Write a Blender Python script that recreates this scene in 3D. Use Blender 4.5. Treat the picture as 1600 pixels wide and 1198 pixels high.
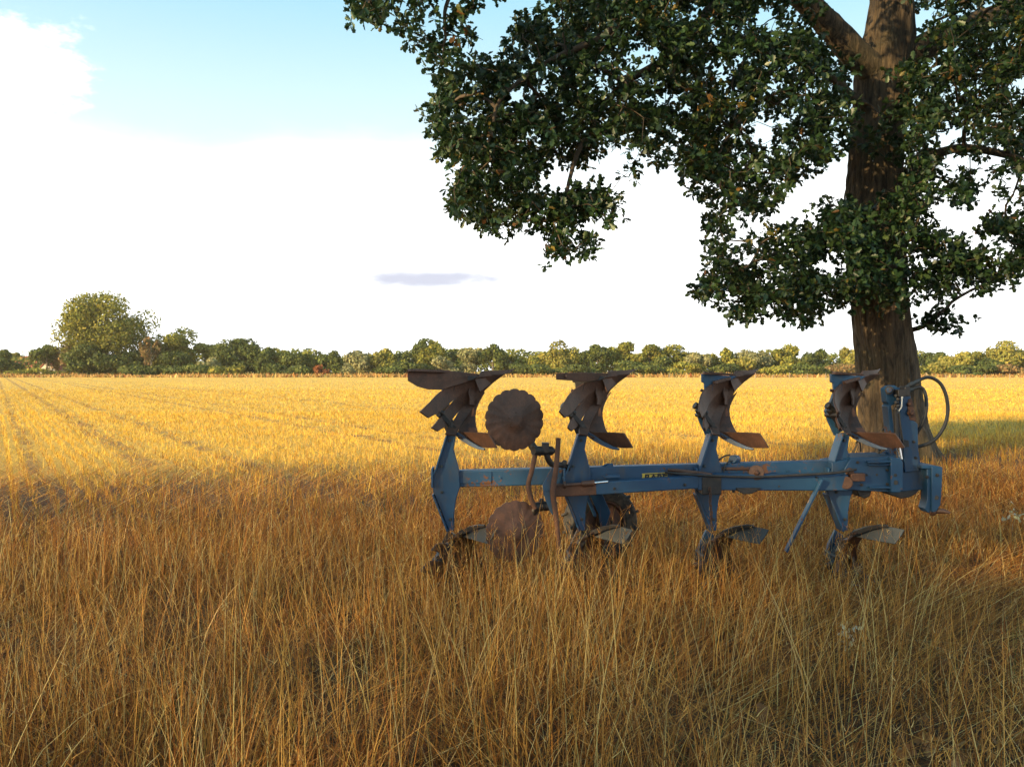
import bpy, math, random
import numpy as np
from mathutils import Vector, Matrix

for _o in list(bpy.data.objects):
    bpy.data.objects.remove(_o)
SC = bpy.context.scene
COL = SC.collection
R = math.radians
rng = np.random.default_rng(11)
random.seed(5)

# ------------------------------------------------------------------ camera, sky, sun, exposure
FPX, CAM_H, HOR = 1295.0, 1.6, 580.0          # focal length in photo pixels, eye height, horizon row
cam = bpy.data.cameras.new("camera")
cam.sensor_width = 36.0
cam.lens = 36.0 * FPX / 1600.0
cam.shift_y = -(599.0 - HOR) / 1600.0
cam.clip_start, cam.clip_end = 0.05, 20000.0
camo = bpy.data.objects.new("camera", cam)
camo.location = (0, 0, CAM_H)
camo.rotation_euler = (R(90), 0, 0)
COL.objects.link(camo)
SC.camera = camo

SUN_EL = R(17.0)
SD = Vector((0.788, 0.616, 0.0))               # the way the light travels over the ground
sun_to = Vector((-SD.x * math.cos(SUN_EL), -SD.y * math.cos(SUN_EL), math.sin(SUN_EL)))
sl = bpy.data.lights.new("sun", 'SUN')
sl.energy = 5.0
sl.angle = R(0.6)
sl.color = (1.0, 0.755, 0.40)
so = bpy.data.objects.new("sun", sl)
so.rotation_euler = sun_to.to_track_quat('Z', 'Y').to_euler()
so.location = (-40, -30, 40)
COL.objects.link(so)

W = bpy.data.worlds.new("World")
SC.world = W
W.use_nodes = True
nt = W.node_tree
nt.nodes.clear()
def wn(t, **kw):
    n = nt.nodes.new(t)
    for k, v in kw.items():
        setattr(n, k, v)
    return n
wl = nt.links.new
sky = wn('ShaderNodeTexSky', sky_type='NISHITA')
sky.sun_disc = False
sky.sun_elevation = SUN_EL
sky.sun_rotation = math.atan2(sun_to.x, sun_to.y)
sky.altitude = 50
sky.air_density, sky.dust_density, sky.ozone_density = 1.0, 1.4, 1.2
tc = wn('ShaderNodeTexCoord')
sep = wn('ShaderNodeSeparateXYZ'); wl(tc.outputs['Generated'], sep.inputs[0])
def wm(op, a, b=None, c=None, clamp=False):
    n = wn('ShaderNodeMath', operation=op); n.use_clamp = clamp
    for i, v in enumerate((a, b, c)):
        if v is None: continue
        if isinstance(v, (int, float)): n.inputs[i].default_value = v
        else: wl(v, n.inputs[i])
    return n.outputs[0]
zpos = wm('MAXIMUM', sep.outputs[2], 0.0)
hyp = wm('SQRT', wm('ADD', wm('MULTIPLY', sep.outputs[0], sep.outputs[0]), wm('MULTIPLY', sep.outputs[1], sep.outputs[1])))
az = wm('ARCTAN2', sep.outputs[0], sep.outputs[1])
el = wm('ARCTAN2', zpos, hyp)
cmb = wn('ShaderNodeCombineXYZ'); wl(az, cmb.inputs[0]); wl(el, cmb.inputs[1])
def wnoise(scale, sx, sy, detail=6, rough=0.55):
    mp = wn('ShaderNodeMapping'); mp.inputs['Scale'].default_value = (sx, sy, 1)
    wl(cmb.outputs[0], mp.inputs[0])
    n = wn('ShaderNodeTexNoise'); n.inputs['Scale'].default_value = scale
    n.inputs['Detail'].default_value = detail; n.inputs['Roughness'].default_value = rough
    wl(mp.outputs[0], n.inputs['Vector'])
    return n.outputs['Fac']
def ramp01(v, a, b):
    n = wn('ShaderNodeMapRange', interpolation_type='SMOOTHSTEP')
    n.inputs['From Min'].default_value = a; n.inputs['From Max'].default_value = b
    wl(v, n.inputs['Value']); return n.outputs['Result']
def blob(az0, el0, ra, re):
    a = wm('DIVIDE', wm('SUBTRACT', az, az0), ra); b = wm('DIVIDE', wm('SUBTRACT', el, el0), re)
    return wm('SUBTRACT', 1.0, wm('SQRT', wm('ADD', wm('MULTIPLY', a, a), wm('MULTIPLY', b, b))))
# a bright veil of high cloud low over the horizon, one white cloud and a few thin grey ones
veil_n = wnoise(3.0, 1.0, 3.0)
veil = wm('SUBTRACT', 1.0, ramp01(wm('ADD', el, wm('MULTIPLY', wm('SUBTRACT', veil_n, 0.5), 0.22)), 0.145, 0.300))
wisp = wnoise(13.0, 1.0, 2.0, 9, 0.68)
cl1 = ramp01(wm('ADD', blob(-0.575, 0.312, 0.115, 0.058), wm('MULTIPLY', wm('SUBTRACT', wisp, 0.5), 2.4)), 0.0, 0.7)
grey_n = wnoise(14.0, 1.0, 3.0, 6)
def gcl(a, e, ra, re):
    return ramp01(wm('ADD', blob(a, e, ra, re), wm('MULTIPLY', wm('SUBTRACT', grey_n, 0.5), 1.3)), -0.12, 0.65)
g = wm('MAXIMUM', gcl(-0.100, 0.110, 0.125, 0.015), wm('MULTIPLY', gcl(-0.09, 0.098, 0.085, 0.011), 0.75))
g = wm('MAXIMUM', g, wm('MULTIPLY', gcl(-0.135, 0.130, 0.026, 0.006), 0.65))
g = wm('MAXIMUM', g, wm('MULTIPLY', gcl(-0.26, 0.094, 0.055, 0.006), 0.5))
tint = wn('ShaderNodeMix', data_type='RGBA', blend_type='MULTIPLY'); tint.inputs[0].default_value = 1.0
wl(sky.outputs[0], tint.inputs[6]); tint.inputs[7].default_value = (1.25, 1.52, 1.36, 1)
def wmix(f, a, colr):
    n = wn('ShaderNodeMix', data_type='RGBA'); wl(f, n.inputs[0]); wl(a, n.inputs[6]); n.inputs[7].default_value = (*colr, 1)
    return n.outputs[2]
hi = ramp01(el, 0.225, 0.49)                     # the clear band: pale cyan below, bluer above
pale = wn('ShaderNodeMix', data_type='RGBA'); wl(hi, pale.inputs[0]); pale.inputs[6].default_value = (2.75, 3.30, 3.45, 1); pale.inputs[7].default_value = (1.15, 2.35, 2.95, 1)
thin = wn('ShaderNodeMix', data_type='RGBA'); wl(wm('SUBTRACT', 0.88, ramp01(el, 0.55, 1.1)), thin.inputs[0]); thin.clamp_factor = True
wl(tint.outputs[2], thin.inputs[6]); wl(pale.outputs[2], thin.inputs[7])
c = wmix(wm('MULTIPLY', veil, 0.95), thin.outputs[2], (6.2, 6.3, 6.3))
c = wmix(wm('MULTIPLY', cl1, 0.9), c, (5.6, 5.6, 5.6))
c = wmix(wm('MULTIPLY', g, 0.97), c, (2.15, 2.25, 2.75))
bg = wn('ShaderNodeBackground'); bg.inputs['Strength'].default_value = 0.15
wl(c, bg.inputs['Color'])
wo = wn('ShaderNodeOutputWorld'); wl(bg.outputs[0], wo.inputs['Surface'])

SC.view_settings.view_transform = 'Standard'
SC.view_settings.look = 'None'
SC.view_settings.gamma = 1.0
SC.view_settings.exposure = 1.12
SC.render.engine = 'CYCLES'
SC.cycles.max_bounces = 8
SC.cycles.transparent_max_bounces = 8

# ------------------------------------------------------------------ helpers
def at(px, py, y):
    """a photo pixel at depth y -> the point in the place"""
    return Vector(((px - 800.0) / FPX * y, y, CAM_H + (HOR - py) / FPX * y))

def prop(o, label=None, cat=None, group=None, kind=None):
    if label: o['label'] = label
    if cat: o['category'] = cat
    if group: o['group'] = group
    if kind: o['kind'] = kind
    return o

def empty(name, loc=(0, 0, 0)):
    o = bpy.data.objects.new(name, None)
    o.empty_display_size = 0.2
    o.location = loc
    COL.objects.link(o)
    return o

def mesh_np(name, verts, faces, cols=None, smooth=False, mat=None, parent=None, link=True):
    """verts (N,3); faces: list of int arrays (M,k); cols (N,3) -> colour attribute 'col'"""
    me = bpy.data.meshes.new(name)
    verts = np.asarray(verts, np.float32)
    me.vertices.add(len(verts)); me.vertices.foreach_set('co', verts.ravel())
    li = np.concatenate([np.asarray(f, np.int32).ravel() for f in faces])
    tot = np.concatenate([np.full(len(f), np.asarray(f).shape[1], np.int32) for f in faces])
    st = np.concatenate([[0], np.cumsum(tot)[:-1]]).astype(np.int32)
    me.loops.add(len(li)); me.loops.foreach_set('vertex_index', li)
    me.polygons.add(len(tot)); me.polygons.foreach_set('loop_start', st); me.polygons.foreach_set('loop_total', tot)
    if smooth: me.polygons.foreach_set('use_smooth', np.ones(len(tot), bool))
    if cols is not None:
        ca = me.color_attributes.new('col', 'FLOAT_COLOR', 'POINT')
        c4 = np.ones((len(verts), 4), np.float32); c4[:, :3] = cols
        ca.data.foreach_set('color', c4.ravel())
    me.update(calc_edges=True)
    if mat: me.materials.append(mat)
    o = bpy.data.objects.new(name, me)
    if link: COL.objects.link(o)
    if parent: o.parent = parent
    return o

def catmull(pts, n):
    P = np.array([tuple(p) for p in pts], float)
    Q = np.vstack([2 * P[0] - P[1], P, 2 * P[-1] - P[-2]])
    t = np.linspace(0, len(P) - 1 - 1e-6, n); i = t.astype(int); f = (t - i)[:, None]
    a, b, c_, d = Q[i], Q[i + 1], Q[i + 2], Q[i + 3]
    return 0.5 * (2 * b + (c_ - a) * f + (2 * a - 5 * b + 4 * c_ - d) * f ** 2 + (3 * b - a - 3 * c_ + d) * f ** 3)

def tube_np(P, rad, n=10, cap=True):
    P = np.asarray(P, float); m = len(P)
    rad = np.broadcast_to(np.asarray(rad, float), (m,))
    T = np.gradient(P, axis=0); T /= np.linalg.norm(T, axis=1)[:, None] + 1e-12
    ref = np.array([0, 0, 1.0]) if abs(T[0][2]) < 0.9 else np.array([0, 1.0, 0])
    U = np.zeros_like(P); u = np.cross(T[0], ref); u /= np.linalg.norm(u)
    for i in range(m):
        u = u - T[i] * np.dot(u, T[i]); u /= np.linalg.norm(u) + 1e-12; U[i] = u
    V = np.cross(T, U)
    a = np.arange(n) * 2 * np.pi / n
    ring = P[:, None] + rad[:, None, None] * (np.cos(a)[None, :, None] * U[:, None] + np.sin(a)[None, :, None] * V[:, None])
    v = ring.reshape(-1, 3)
    i, j = np.meshgrid(np.arange(m - 1), np.arange(n), indexing='ij')
    q = np.stack([i * n + j, i * n + (j + 1) % n, (i + 1) * n + (j + 1) % n, (i + 1) * n + j], -1).reshape(-1, 4)
    fs = [f.tolist() for f in q]
    if cap: fs += [list(range(n))[::-1], list(range((m - 1) * n, m * n))]
    return v, fs

class MB:
    def __init__(s): s.v = []; s.f = []
    def add(s, v, f):
        b = len(s.v); s.v += [tuple(p) for p in v]; s.f += [[i + b for i in q] for q in f]; return s
    def tube(s, pts, r, n=10, smooth=0):
        P = catmull(pts, smooth) if smooth else np.array([tuple(p) for p in pts], float)
        if smooth and not np.isscalar(r): r = np.interp(np.linspace(0, 1, smooth), np.linspace(0, 1, len(r)), r)
        return s.add(*tube_np(P, r, n))
    def cyl(s, a, b, r, n=16): return s.tube([a, b], r, n)
    def hexbolt(s, c, d, r, h):
        c = Vector(c); d = Vector(d).normalized()
        s.cyl(c, c + d * h * 0.4, r * 1.35, 16); return s.cyl(c + d * h * 0.38, c + d * h, r, 6)
    def prism(s, front, off):
        """polygon pushed along off"""
        n = len(front); off = Vector(off)
        return s.add([Vector(p) for p in front] + [Vector(p) + off for p in front],
                     [list(range(n)), list(range(2 * n - 1, n - 1, -1))] + [[i + n, (i + 1) % n + n, (i + 1) % n, i] for i in range(n)])
    def bar(s, a, b, w, h, up=(0, 0, 1)):
        a, b = Vector(a), Vector(b); t = (b - a).normalized(); u = Vector(up)
        sd = t.cross(u).normalized() * (w / 2); u = sd.cross(t).normalized() * (h / 2)
        v = [p + x * sd + y * u for p in (a, b) for x, y in ((-1, -1), (1, -1), (1, 1), (-1, 1))]
        return s.add(v, [[3, 2, 1, 0], [4, 5, 6, 7]] + [[i, (i + 1) % 4, (i + 1) % 4 + 4, i + 4] for i in range(4)])
    def box(s, c, d):
        c = Vector(c)
        return s.bar(c - Vector((d[0] / 2, 0, 0)), c + Vector((d[0] / 2, 0, 0)), d[1], d[2])
    def sheet(s, rows, th, flip=False):
        """grid of points given thickness th along its own normals"""
        G = np.array([[tuple(p) for p in r] for r in rows], float); m, n = G.shape[:2]
        N = np.cross(np.gradient(G, axis=0), np.gradient(G, axis=1)); N /= np.linalg.norm(N, axis=2)[..., None] + 1e-12
        B = G - N * th * (-1 if flip else 1)
        idx = np.arange(m * n).reshape(m, n); f = []
        for i in range(m - 1):
            for j in range(n - 1):
                q = [idx[i, j], idx[i + 1, j], idx[i + 1, j + 1], idx[i, j + 1]]
                f.append(q); f.append([k + m * n for k in q[::-1]])
        rim = list(idx[0, :]) + list(idx[1:, -1]) + list(idx[-1, -2::-1]) + list(idx[-2:0:-1, 0])
        for a, b in zip(rim, rim[1:] + rim[:1]): f.append([a, b, b + m * n, a + m * n])
        return s.add(np.vstack([G.reshape(-1, 3), B.reshape(-1, 3)]), [[int(k) for k in q] for q in f])
    def mirror_z(s, zc):
        o = MB(); o.v = [(x, y, 2 * zc - z) for x, y, z in s.v]; o.f = [q[::-1] for q in s.f]; return o
    def build(s, name, mat, parent=None, origin=(0, 0, 0), bevel=0.0, angle=35):
        ox, oy, oz = origin
        me = bpy.data.meshes.new(name)
        me.from_pydata([(x - ox, y - oy, z - oz) for x, y, z in s.v], [], s.f)
        me.validate(); 
        import bmesh
        bm = bmesh.new(); bm.from_mesh(me); bmesh.ops.recalc_face_normals(bm, faces=bm.faces); bm.to_mesh(me); bm.free()
        me.shade_smooth(); me.set_sharp_from_angle(angle=R(angle))
        me.materials.append(mat)
        o = bpy.data.objects.new(name, me); COL.objects.link(o)
        if parent: o.parent = parent
        if bevel:
            b = o.modifiers.new('bevel', 'BEVEL'); b.width = bevel; b.segments = 2; b.limit_method = 'ANGLE'; b.angle_limit = R(40)
            b.harden_normals = False
        return o

def vnoise(x, y, seed=0):
    """smooth value noise 0..1"""
    def h(i, j): 
        k = (i * 374761393 + j * 668265263 + seed * 974711) & 0x7fffffff
        k = ((k ^ (k >> 13)) * 1274126177) & 0x7fffffff
        return ((k ^ (k >> 16)) & 0xffff) / 65535.0
    xi, yi = np.floor(x).astype(np.int64), np.floor(y).astype(np.int64); fx, fy = x - xi, y - yi
    fx = fx * fx * (3 - 2 * fx); fy = fy * fy * (3 - 2 * fy)
    return (h(xi, yi) * (1 - fx) + h(xi + 1, yi) * fx) * (1 - fy) + (h(xi, yi + 1) * (1 - fx) + h(xi + 1, yi + 1) * fx) * fy

# ------------------------------------------------------------------ materials
class Mat:
    def __init__(s, name):
        s.m = bpy.data.materials.new(name); s.m.use_nodes = True
        s.t = s.m.node_tree; s.b = s.t.nodes['Principled BSDF']; s.out = s.t.nodes['Material Output']
        s.co = None
    def n(s, t, **kw):
        n = s.t.nodes.new(t)
        for k, v in kw.items(): setattr(n, k, v)
        return n
    def l(s, a, b): s.t.links.new(a, b)
    def coord(s, kind='Object'):
        if s.co is None: s.co = s.n('ShaderNodeTexCoord')
        return s.co.outputs[kind]
    def noise(s, scale, detail=5, rough=0.55, stretch=None, kind='Object', dist=0.0):
        n = s.n('ShaderNodeTexNoise'); n.inputs['Scale'].default_value = scale
        n.inputs['Detail'].default_value = detail; n.inputs['Roughness'].default_value = rough; n.inputs['Distortion'].default_value = dist
        v = s.coord(kind)
        if stretch:
            mp = s.n('ShaderNodeMapping'); mp.inputs['Scale'].default_value = stretch; s.l(v, mp.inputs[0]); v = mp.outputs[0]
        s.l(v, n.inputs['Vector']); return n.outputs['Fac']
    def step(s, v, a, b):
        n = s.n('ShaderNodeMapRange', interpolation_type='SMOOTHSTEP'); n.inputs['From Min'].default_value = a; n.inputs['From Max'].default_value = b
        s.l(v, n.inputs['Value']); return n.outputs['Result']
    def math(s, op, a, b):
        n = s.n('ShaderNodeMath', operation=op)
        for i, v in enumerate((a, b)):
            if isinstance(v, (int, float)): n.inputs[i].default_value = v
            else: s.l(v, n.inputs[i])
        return n.outputs[0]
    def mix(s, f, a, b, mode='MIX'):
        n = s.n('ShaderNodeMix', data_type='RGBA', blend_type=mode)
        if isinstance(f, (int, float)): n.inputs[0].default_value = f
        else: s.l(f, n.inputs[0])
        for i, v in ((6, a), (7, b)):
            if isinstance(v, tuple): n.inputs[i].default_value = (*v, 1)
            else: s.l(v, n.inputs[i])
        return n.outputs[2]
    def set(s, **kw):
        for k, v in kw.items():
            inp = s.b.inputs[k.replace('_', ' ')]
            if isinstance(v, tuple): inp.default_value = (*v, 1)
            elif isinstance(v, (int, float)): inp.default_value = v
            else: s.l(v, inp)
        return s
    def bump(s, h, strength, dist=0.01):
        n = s.n('ShaderNodeBump'); n.inputs['Strength'].default_value = strength; n.inputs['Distance'].default_value = dist
        s.l(h, n.inputs['Height']); s.l(n.outputs[0], s.b.inputs['Normal']); return s

def leafy(name, rough=0.6, transl=0.3, spec=0.25):
    """thin plant tissue coloured by its own 'col' attribute"""
    m = Mat(name); a = m.n('ShaderNodeAttribute', attribute_name='col')
    m.set(Base_Color=a.outputs['Color'], Roughness=rough); m.b.inputs['Specular IOR Level'].default_value = spec
    tr = m.n('ShaderNodeBsdfTranslucent'); m.l(a.outputs['Color'], tr.inputs['Color'])
    mx = m.n('ShaderNodeMixShader'); mx.inputs[0].default_value = transl
    m.l(m.b.outputs[0], mx.inputs[1]); m.l(tr.outputs[0], mx.inputs[2]); m.l(mx.outputs[0], m.out.inputs['Surface'])
    return m.m

M = {}
M['grass'] = leafy('dry_grass', 0.55, 0.35)
M['stubble'] = leafy('straw_stubble', 0.6, 0.25)
M['leaf'] = leafy('oak_leaves', 0.42, 0.25, 0.4)
M['far_leaf'] = leafy('far_leaves', 0.65, 0.3, 0.2)
M['dead_leaf'] = leafy('dead_leaves', 0.7, 0.2)

def paint():
    m = Mat('blue_paint')
    big = m.noise(3.2, 5, 0.6); chip = m.noise(38, 6, 0.68); fine = m.noise(160, 3)
    geo = m.n('ShaderNodeNewGeometry')
    edge = m.step(geo.outputs['Pointiness'], 0.52, 0.60)
    base = m.mix(m.step(big, 0.35, 0.7), (0.009, 0.045, 0.102), (0.014, 0.065, 0.138))
    base = m.mix(m.math('MULTIPLY', m.step(m.noise(7, 6, 0.65, (1, 1, 0.45)), 0.50, 0.72), 0.55), base, (0.070, 0.054, 0.036))
    ru = m.math('ADD', m.math('MULTIPLY', big, 0.62), m.math('MULTIPLY', chip, 0.46))
    ru = m.step(m.math('ADD', ru, m.math('MULTIPLY', edge, 0.09)), 0.675, 0.72)
    rust = m.mix(fine, (0.085, 0.034, 0.014), (0.19, 0.080, 0.034))
    m.set(Base_Color=m.mix(ru, base, rust), Roughness=m.math('ADD', 0.36, m.math('MULTIPLY', m.math('ADD', ru, big), 0.30)))
    m.bump(m.math('SUBTRACT', m.math('MULTIPLY', fine, 0.3), ru), 0.35, 0.002)
    return m.m
M['paint'] = paint()

def rustmat(name, c0, c1, c2, rough=0.75, metal=0.0):
    m = Mat(name)
    a = m.noise(9, 6, 0.65); b = m.noise(70, 5, 0.7); st = m.noise(22, 4, 0.6, (1, 1, 0.3))
    col = m.mix(m.step(a, 0.35, 0.68), c0, c1); col = m.mix(m.math('MULTIPLY', m.step(b, 0.5, 0.75), 0.7), col, c2)
    col = m.mix(m.math('MULTIPLY', m.step(st, 0.55, 0.8), 0.5), col, (0.02, 0.014, 0.012))
    m.set(Base_Color=col, Roughness=rough, Metallic=metal); m.bump(b, 0.5, 0.003)
    return m.m
M['rust'] = rustmat('rusty_steel', (0.056, 0.026, 0.016), (0.108, 0.046, 0.025), (0.165, 0.072, 0.038), 0.58)
M['rust_bright'] = rustmat('bright_rust', (0.075, 0.033, 0.019), (0.12, 0.050, 0.026), (0.17, 0.078, 0.042))
M['dark_steel'] = rustmat('dark_greasy_steel', (0.018, 0.018, 0.020), (0.045, 0.036, 0.030), (0.085, 0.050, 0.032), 0.5, 0.2)
M['worn_steel'] = rustmat('worn_steel', (0.050, 0.060, 0.066), (0.042, 0.042, 0.040), (0.06, 0.038, 0.026), 0.55, 0.35)
m = Mat('chrome_rod'); m.set(Base_Color=(0.75, 0.74, 0.72), Metallic=1.0, Roughness=m.math('ADD', 0.14, m.math('MULTIPLY', m.noise(60), 0.2))); M['chrome'] = m.m
m = Mat('hose_rubber'); m.set(Base_Color=m.mix(m.noise(50), (0.012, 0.012, 0.013), (0.032, 0.029, 0.026)), Roughness=0.55); M['hose'] = m.m
m = Mat('tyre_rubber'); m.set(Base_Color=m.mix(m.step(m.noise(14, 6, 0.65), 0.4, 0.65), (0.022, 0.021, 0.020), (0.085, 0.066, 0.045)), Roughness=0.85); M['tyre'] = m.m
m = Mat('yellow_sticker'); m.set(Base_Color=m.mix(m.step(m.noise(40, 6, 0.7), 0.52, 0.6), (0.62, 0.42, 0.06), (0.10, 0.09, 0.07)), Roughness=0.5); M['yellow'] = m.m
m = Mat('black_lettering_and_holes'); m.set(Base_Color=(0.012, 0.012, 0.013), Roughness=0.5); M['black'] = m.m

def bark():
    m = Mat('oak_bark')
    f = m.noise(11, 8, 0.66, (1, 1, 0.13), dist=0.9); g = m.noise(40, 5, 0.65, (1, 1, 0.3)); h = m.noise(1.1, 4)
    col = m.mix(m.step(f, 0.38, 0.62), (0.034, 0.022, 0.012), (0.125, 0.082, 0.044))
    col = m.mix(m.math('MULTIPLY', m.step(g, 0.5, 0.75), 0.5), col, (0.125, 0.095, 0.060))
    col = m.mix(m.math('MULTIPLY', m.step(h, 0.52, 0.7), 0.35), col, (0.065, 0.062, 0.025))
    m.set(Base_Color=col, Roughness=0.9); m.bump(m.math('ADD', f, m.math('MULTIPLY', g, 0.35)), 1.0, 0.07)
    return m.m
M['bark'] = bark()
m = Mat('twig_bark'); m.set(Base_Color=m.mix(m.noise(12), (0.045, 0.030, 0.019), (0.11, 0.078, 0.05)), Roughness=0.9); M['twig'] = m.m
m = Mat('far_bark'); m.set(Base_Color=m.mix(m.noise(3, 4, 0.6, (1, 1, 0.2)), (0.07, 0.05, 0.035), (0.18, 0.14, 0.10)), Roughness=0.9); M['far_bark'] = m.m
m = Mat('pale_bark'); m.set(Base_Color=m.mix(m.noise(3, 4, 0.6), (0.24, 0.19, 0.14), (0.48, 0.41, 0.33)), Roughness=0.9); M['pale_bark'] = m.m
# ------------------------------------------------------------------ ground, one sheet to the horizon
def field_edge(x, y):
    """metres into the stubble field (negative: rough grass margin by the track)"""
    return y - (9.2 + 0.32 * x) - 0.7 * (vnoise(x * 0.6, y * 0.6, 3) - 0.5)
def ground_z(x, y):
    d = np.hypot(x, y); k = np.exp(-(d / 60.0) ** 2)
    return k * (0.07 * (vnoise(x * 0.55, y * 0.55, 1) - 0.5) + 0.04 * (vnoise(x * 1.7, y * 1.7, 2) - 0.5))
RC = (0.85, 0.53)                                # across the drilled rows
TRACKS = ((2.2, 0.20), (3.65, 0.16), (0.55, 0.12), (7.6, 0.18), (9.0, 0.16), (-6.0, 0.25), (-4.5, 0.25), (14.5, .2))

sgn = lambda t, a, b: np.sinh(t * a) / np.sinh(a) * b
gx = sgn(np.linspace(-1, 1, 241), 8.0, 4000.0); gy = sgn(np.linspace(-1, 1, 281), 8.0, 4000.0) + 6
GX, GY = np.meshgrid(gx, gy, indexing='ij')
GZ = ground_z(GX, GY)
idx = np.arange(GX.size).reshape(GX.shape)
quads = np.stack([idx[:-1, :-1], idx[1:, :-1], idx[1:, 1:], idx[:-1, 1:]], -1).reshape(-1, 4)

def ground_mat():
    m = Mat('ground'); P = m.coord('Object')
    sp = m.n('ShaderNodeSeparateXYZ'); m.l(P, sp.inputs[0]); X, Y = sp.outputs[0], sp.outputs[1]
    edge = m.math('SUBTRACT', Y, m.math('ADD', 9.2, m.math('MULTIPLY', X, 0.32)))
    edge = m.math('ADD', edge, m.math('MULTIPLY', m.math('SUBTRACT', m.noise(0.6, 5), 0.5), 3.0))
    fld = m.step(edge, 3.2, 8.0)
    c_ = m.math('ADD', m.math('MULTIPLY', X, RC[0]), m.math('MULTIPLY', Y, RC[1]))
    soil = m.mix(m.noise(9, 6, 0.65), (0.048, 0.024, 0.010), (0.115, 0.060, 0.024))
    lit = m.noise(34, 6, 0.75, (1, 1, 1), dist=1.0)
    margin = m.mix(m.math('MULTIPLY', m.step(lit, 0.48, 0.66), 0.55), soil, (0.24, 0.12, 0.035))
    straw = m.mix(m.step(m.noise(0.35, 6, 0.6), 0.3, 0.7), (0.68, 0.42, 0.055), (0.76, 0.49, 0.075))
    straw = m.mix(m.math('MULTIPLY', m.step(m.noise(0.05, 5, 0.6), 0.45, 0.7), 0.5), straw, (0.63, 0.36, 0.045))
    fieldc = m.mix(m.step(lit, 0.36, 0.52), m.mix(0.5, soil, (0.40, 0.23, 0.07)), straw)
    # drill rows and wheel tracks as browner bands in the field colour
    rows = m.math('SINE', m.math('MULTIPLY', c_, 2 * math.pi / 0.62), 0)
    fieldc = m.mix(m.math('MULTIPLY', m.step(rows, 0.2, 1.0), 0.22), fieldc, (0.38, 0.23, 0.075))
    wob = m.math('ADD', c_, m.math('MULTIPLY', m.math('SUBTRACT', m.noise(0.4, 3), 0.5), 0.5))
    for t0, w in TRACKS:
        d = m.math('ABSOLUTE', m.math('SUBTRACT', wob, t0), 0)
        f = m.math('SUBTRACT', 1.0, m.step(d, w * 0.5, w * 1.5))
        fieldc = m.mix(m.math('MULTIPLY', f, m.math('MULTIPLY', m.step(m.noise(0.8, 3), 0.3, 0.62), 0.9)), fieldc, (0.25, 0.13, 0.04))
    col = m.mix(fld, margin, fieldc)
    m.set(Base_Color=col, Roughness=0.95); m.bump(m.math('ADD', lit, m.math('MULTIPLY', m.noise(120, 4, 0.7), 0.5)), 0.9, 0.05)
    return m.m
gnd = mesh_np('ground', np.stack([GX, GY, GZ], -1).reshape(-1, 3), [quads], smooth=True, mat=ground_mat())
prop(gnd, 'earth and straw ground of the field and its grassy margin', kind='structure')

# ------------------------------------------------------------------ blades of grass and straw
def blades(P, h, w, az, lean, bend, face, segs, col, droop=None):
    """ribbons: P (n,3) roots, height, width, lean direction az, straight lean, bend at the tip, facing angle"""
    n = len(P); t = np.linspace(0, 1, segs + 1)[None, :]
    H, Wd = h[:, None], w[:, None]
    out = (lean[:, None] * t + bend[:, None] * t ** 2.2) * H
    up = np.sqrt(np.clip(1 - (lean[:, None]) ** 2 * 0.6, 0.05, 1)) * t * H - 0.42 * bend[:, None] ** 2 * t ** 3 * H
    cx = P[:, None, 0] + np.cos(az)[:, None] * out; cy = P[:, None, 1] + np.sin(az)[:, None] * out
    cz = P[:, None, 2] + np.maximum(up, 0.004)
    wd = Wd * 0.5 * (1 - 0.85 * t ** 1.8)
    fx, fy = np.cos(face)[:, None] * wd, np.sin(face)[:, None] * wd
    L = np.stack([cx - fx, cy - fy, cz], -1); Rr = np.stack([cx + fx, cy + fy, cz], -1)
    V = np.stack([L, Rr], 2).reshape(n, (segs + 1) * 2, 3)
    b = (np.arange(n) * (segs + 1) * 2)[:, None]; k = np.arange(segs)[None, :] * 2
    q = np.stack([b + k, b + k + 1, b + k + 3, b + k + 2], -1).reshape(-1, 4)
    C = np.repeat(col[:, None, :], (segs + 1) * 2, 1)
    tip = np.stack([cx[:, -1], cy[:, -1], cz[:, -1]], -1)
    return V.reshape(-1, 3), q, C.reshape(-1, 3), tip
class Heap:
    def __init__(s): s.V = []; s.Q = []; s.C = []; s.n = 0
    def add(s, V, Q, C):
        s.V.append(V); s.Q.append(Q + s.n); s.C.append(C); s.n += len(V)
    def build(s, name, mat, **kw):
        return mesh_np(name, np.concatenate(s.V), [np.concatenate(s.Q)], np.concatenate(s.C), mat=mat, **kw)
def scatter(n, y0, y1, power, side=1.3, half=0.72):
    """n points in the wedge of ground the photo covers; density per square metre falls as y**-power"""
    u = rng.random(n); k = 2 - power
    y = (y0 ** k + u * (y1 ** k - y0 ** k)) ** (1 / k) if abs(k) > 1e-6 else y0 * (y1 / y0) ** u
    x = (rng.random(n) * 2 - 1) * (half * y + side)
    return x, y
def pal(n, cols, wts):
    c_ = np.array(cols)[rng.choice(len(cols), n, p=np.array(wts) / np.sum(wts))]
    return c_ * rng.uniform(0.72, 1.22, (n, 1)) * rng.uniform(0.94, 1.06, (n, 3))
DRY = [(0.135, 0.048, 0.013), (0.31, 0.116, 0.025), (0.53, 0.228, 0.046), (0.74, 0.39, 0.090), (0.82, 0.57, 0.21), (0.13, 0.125, 0.028)]
def trampled(x, y):
    """1 where the grass lies flattened: to the right near the camera, and in scattered nests"""
    a = 1 / (1 + np.exp(-(x - 1.7 + 0.25 * (y - 4)) * 1.6)) / (1 + np.exp((y - 6.4) * 1.5))
    return np.clip(a + (vnoise(x * 1.1, y * 1.1, 21) > 0.74) * 0.6, 0, 1)

g = Heap()
def bare(x, y): return 1 - 0.62 * np.exp(-((x - 1.75) / 0.85) ** 4 - ((y - 3.35) / 0.52) ** 4)
def keep(x, y, p):
    k = rng.random(len(x)) < p * bare(x, y); return x[k], y[k]
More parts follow.
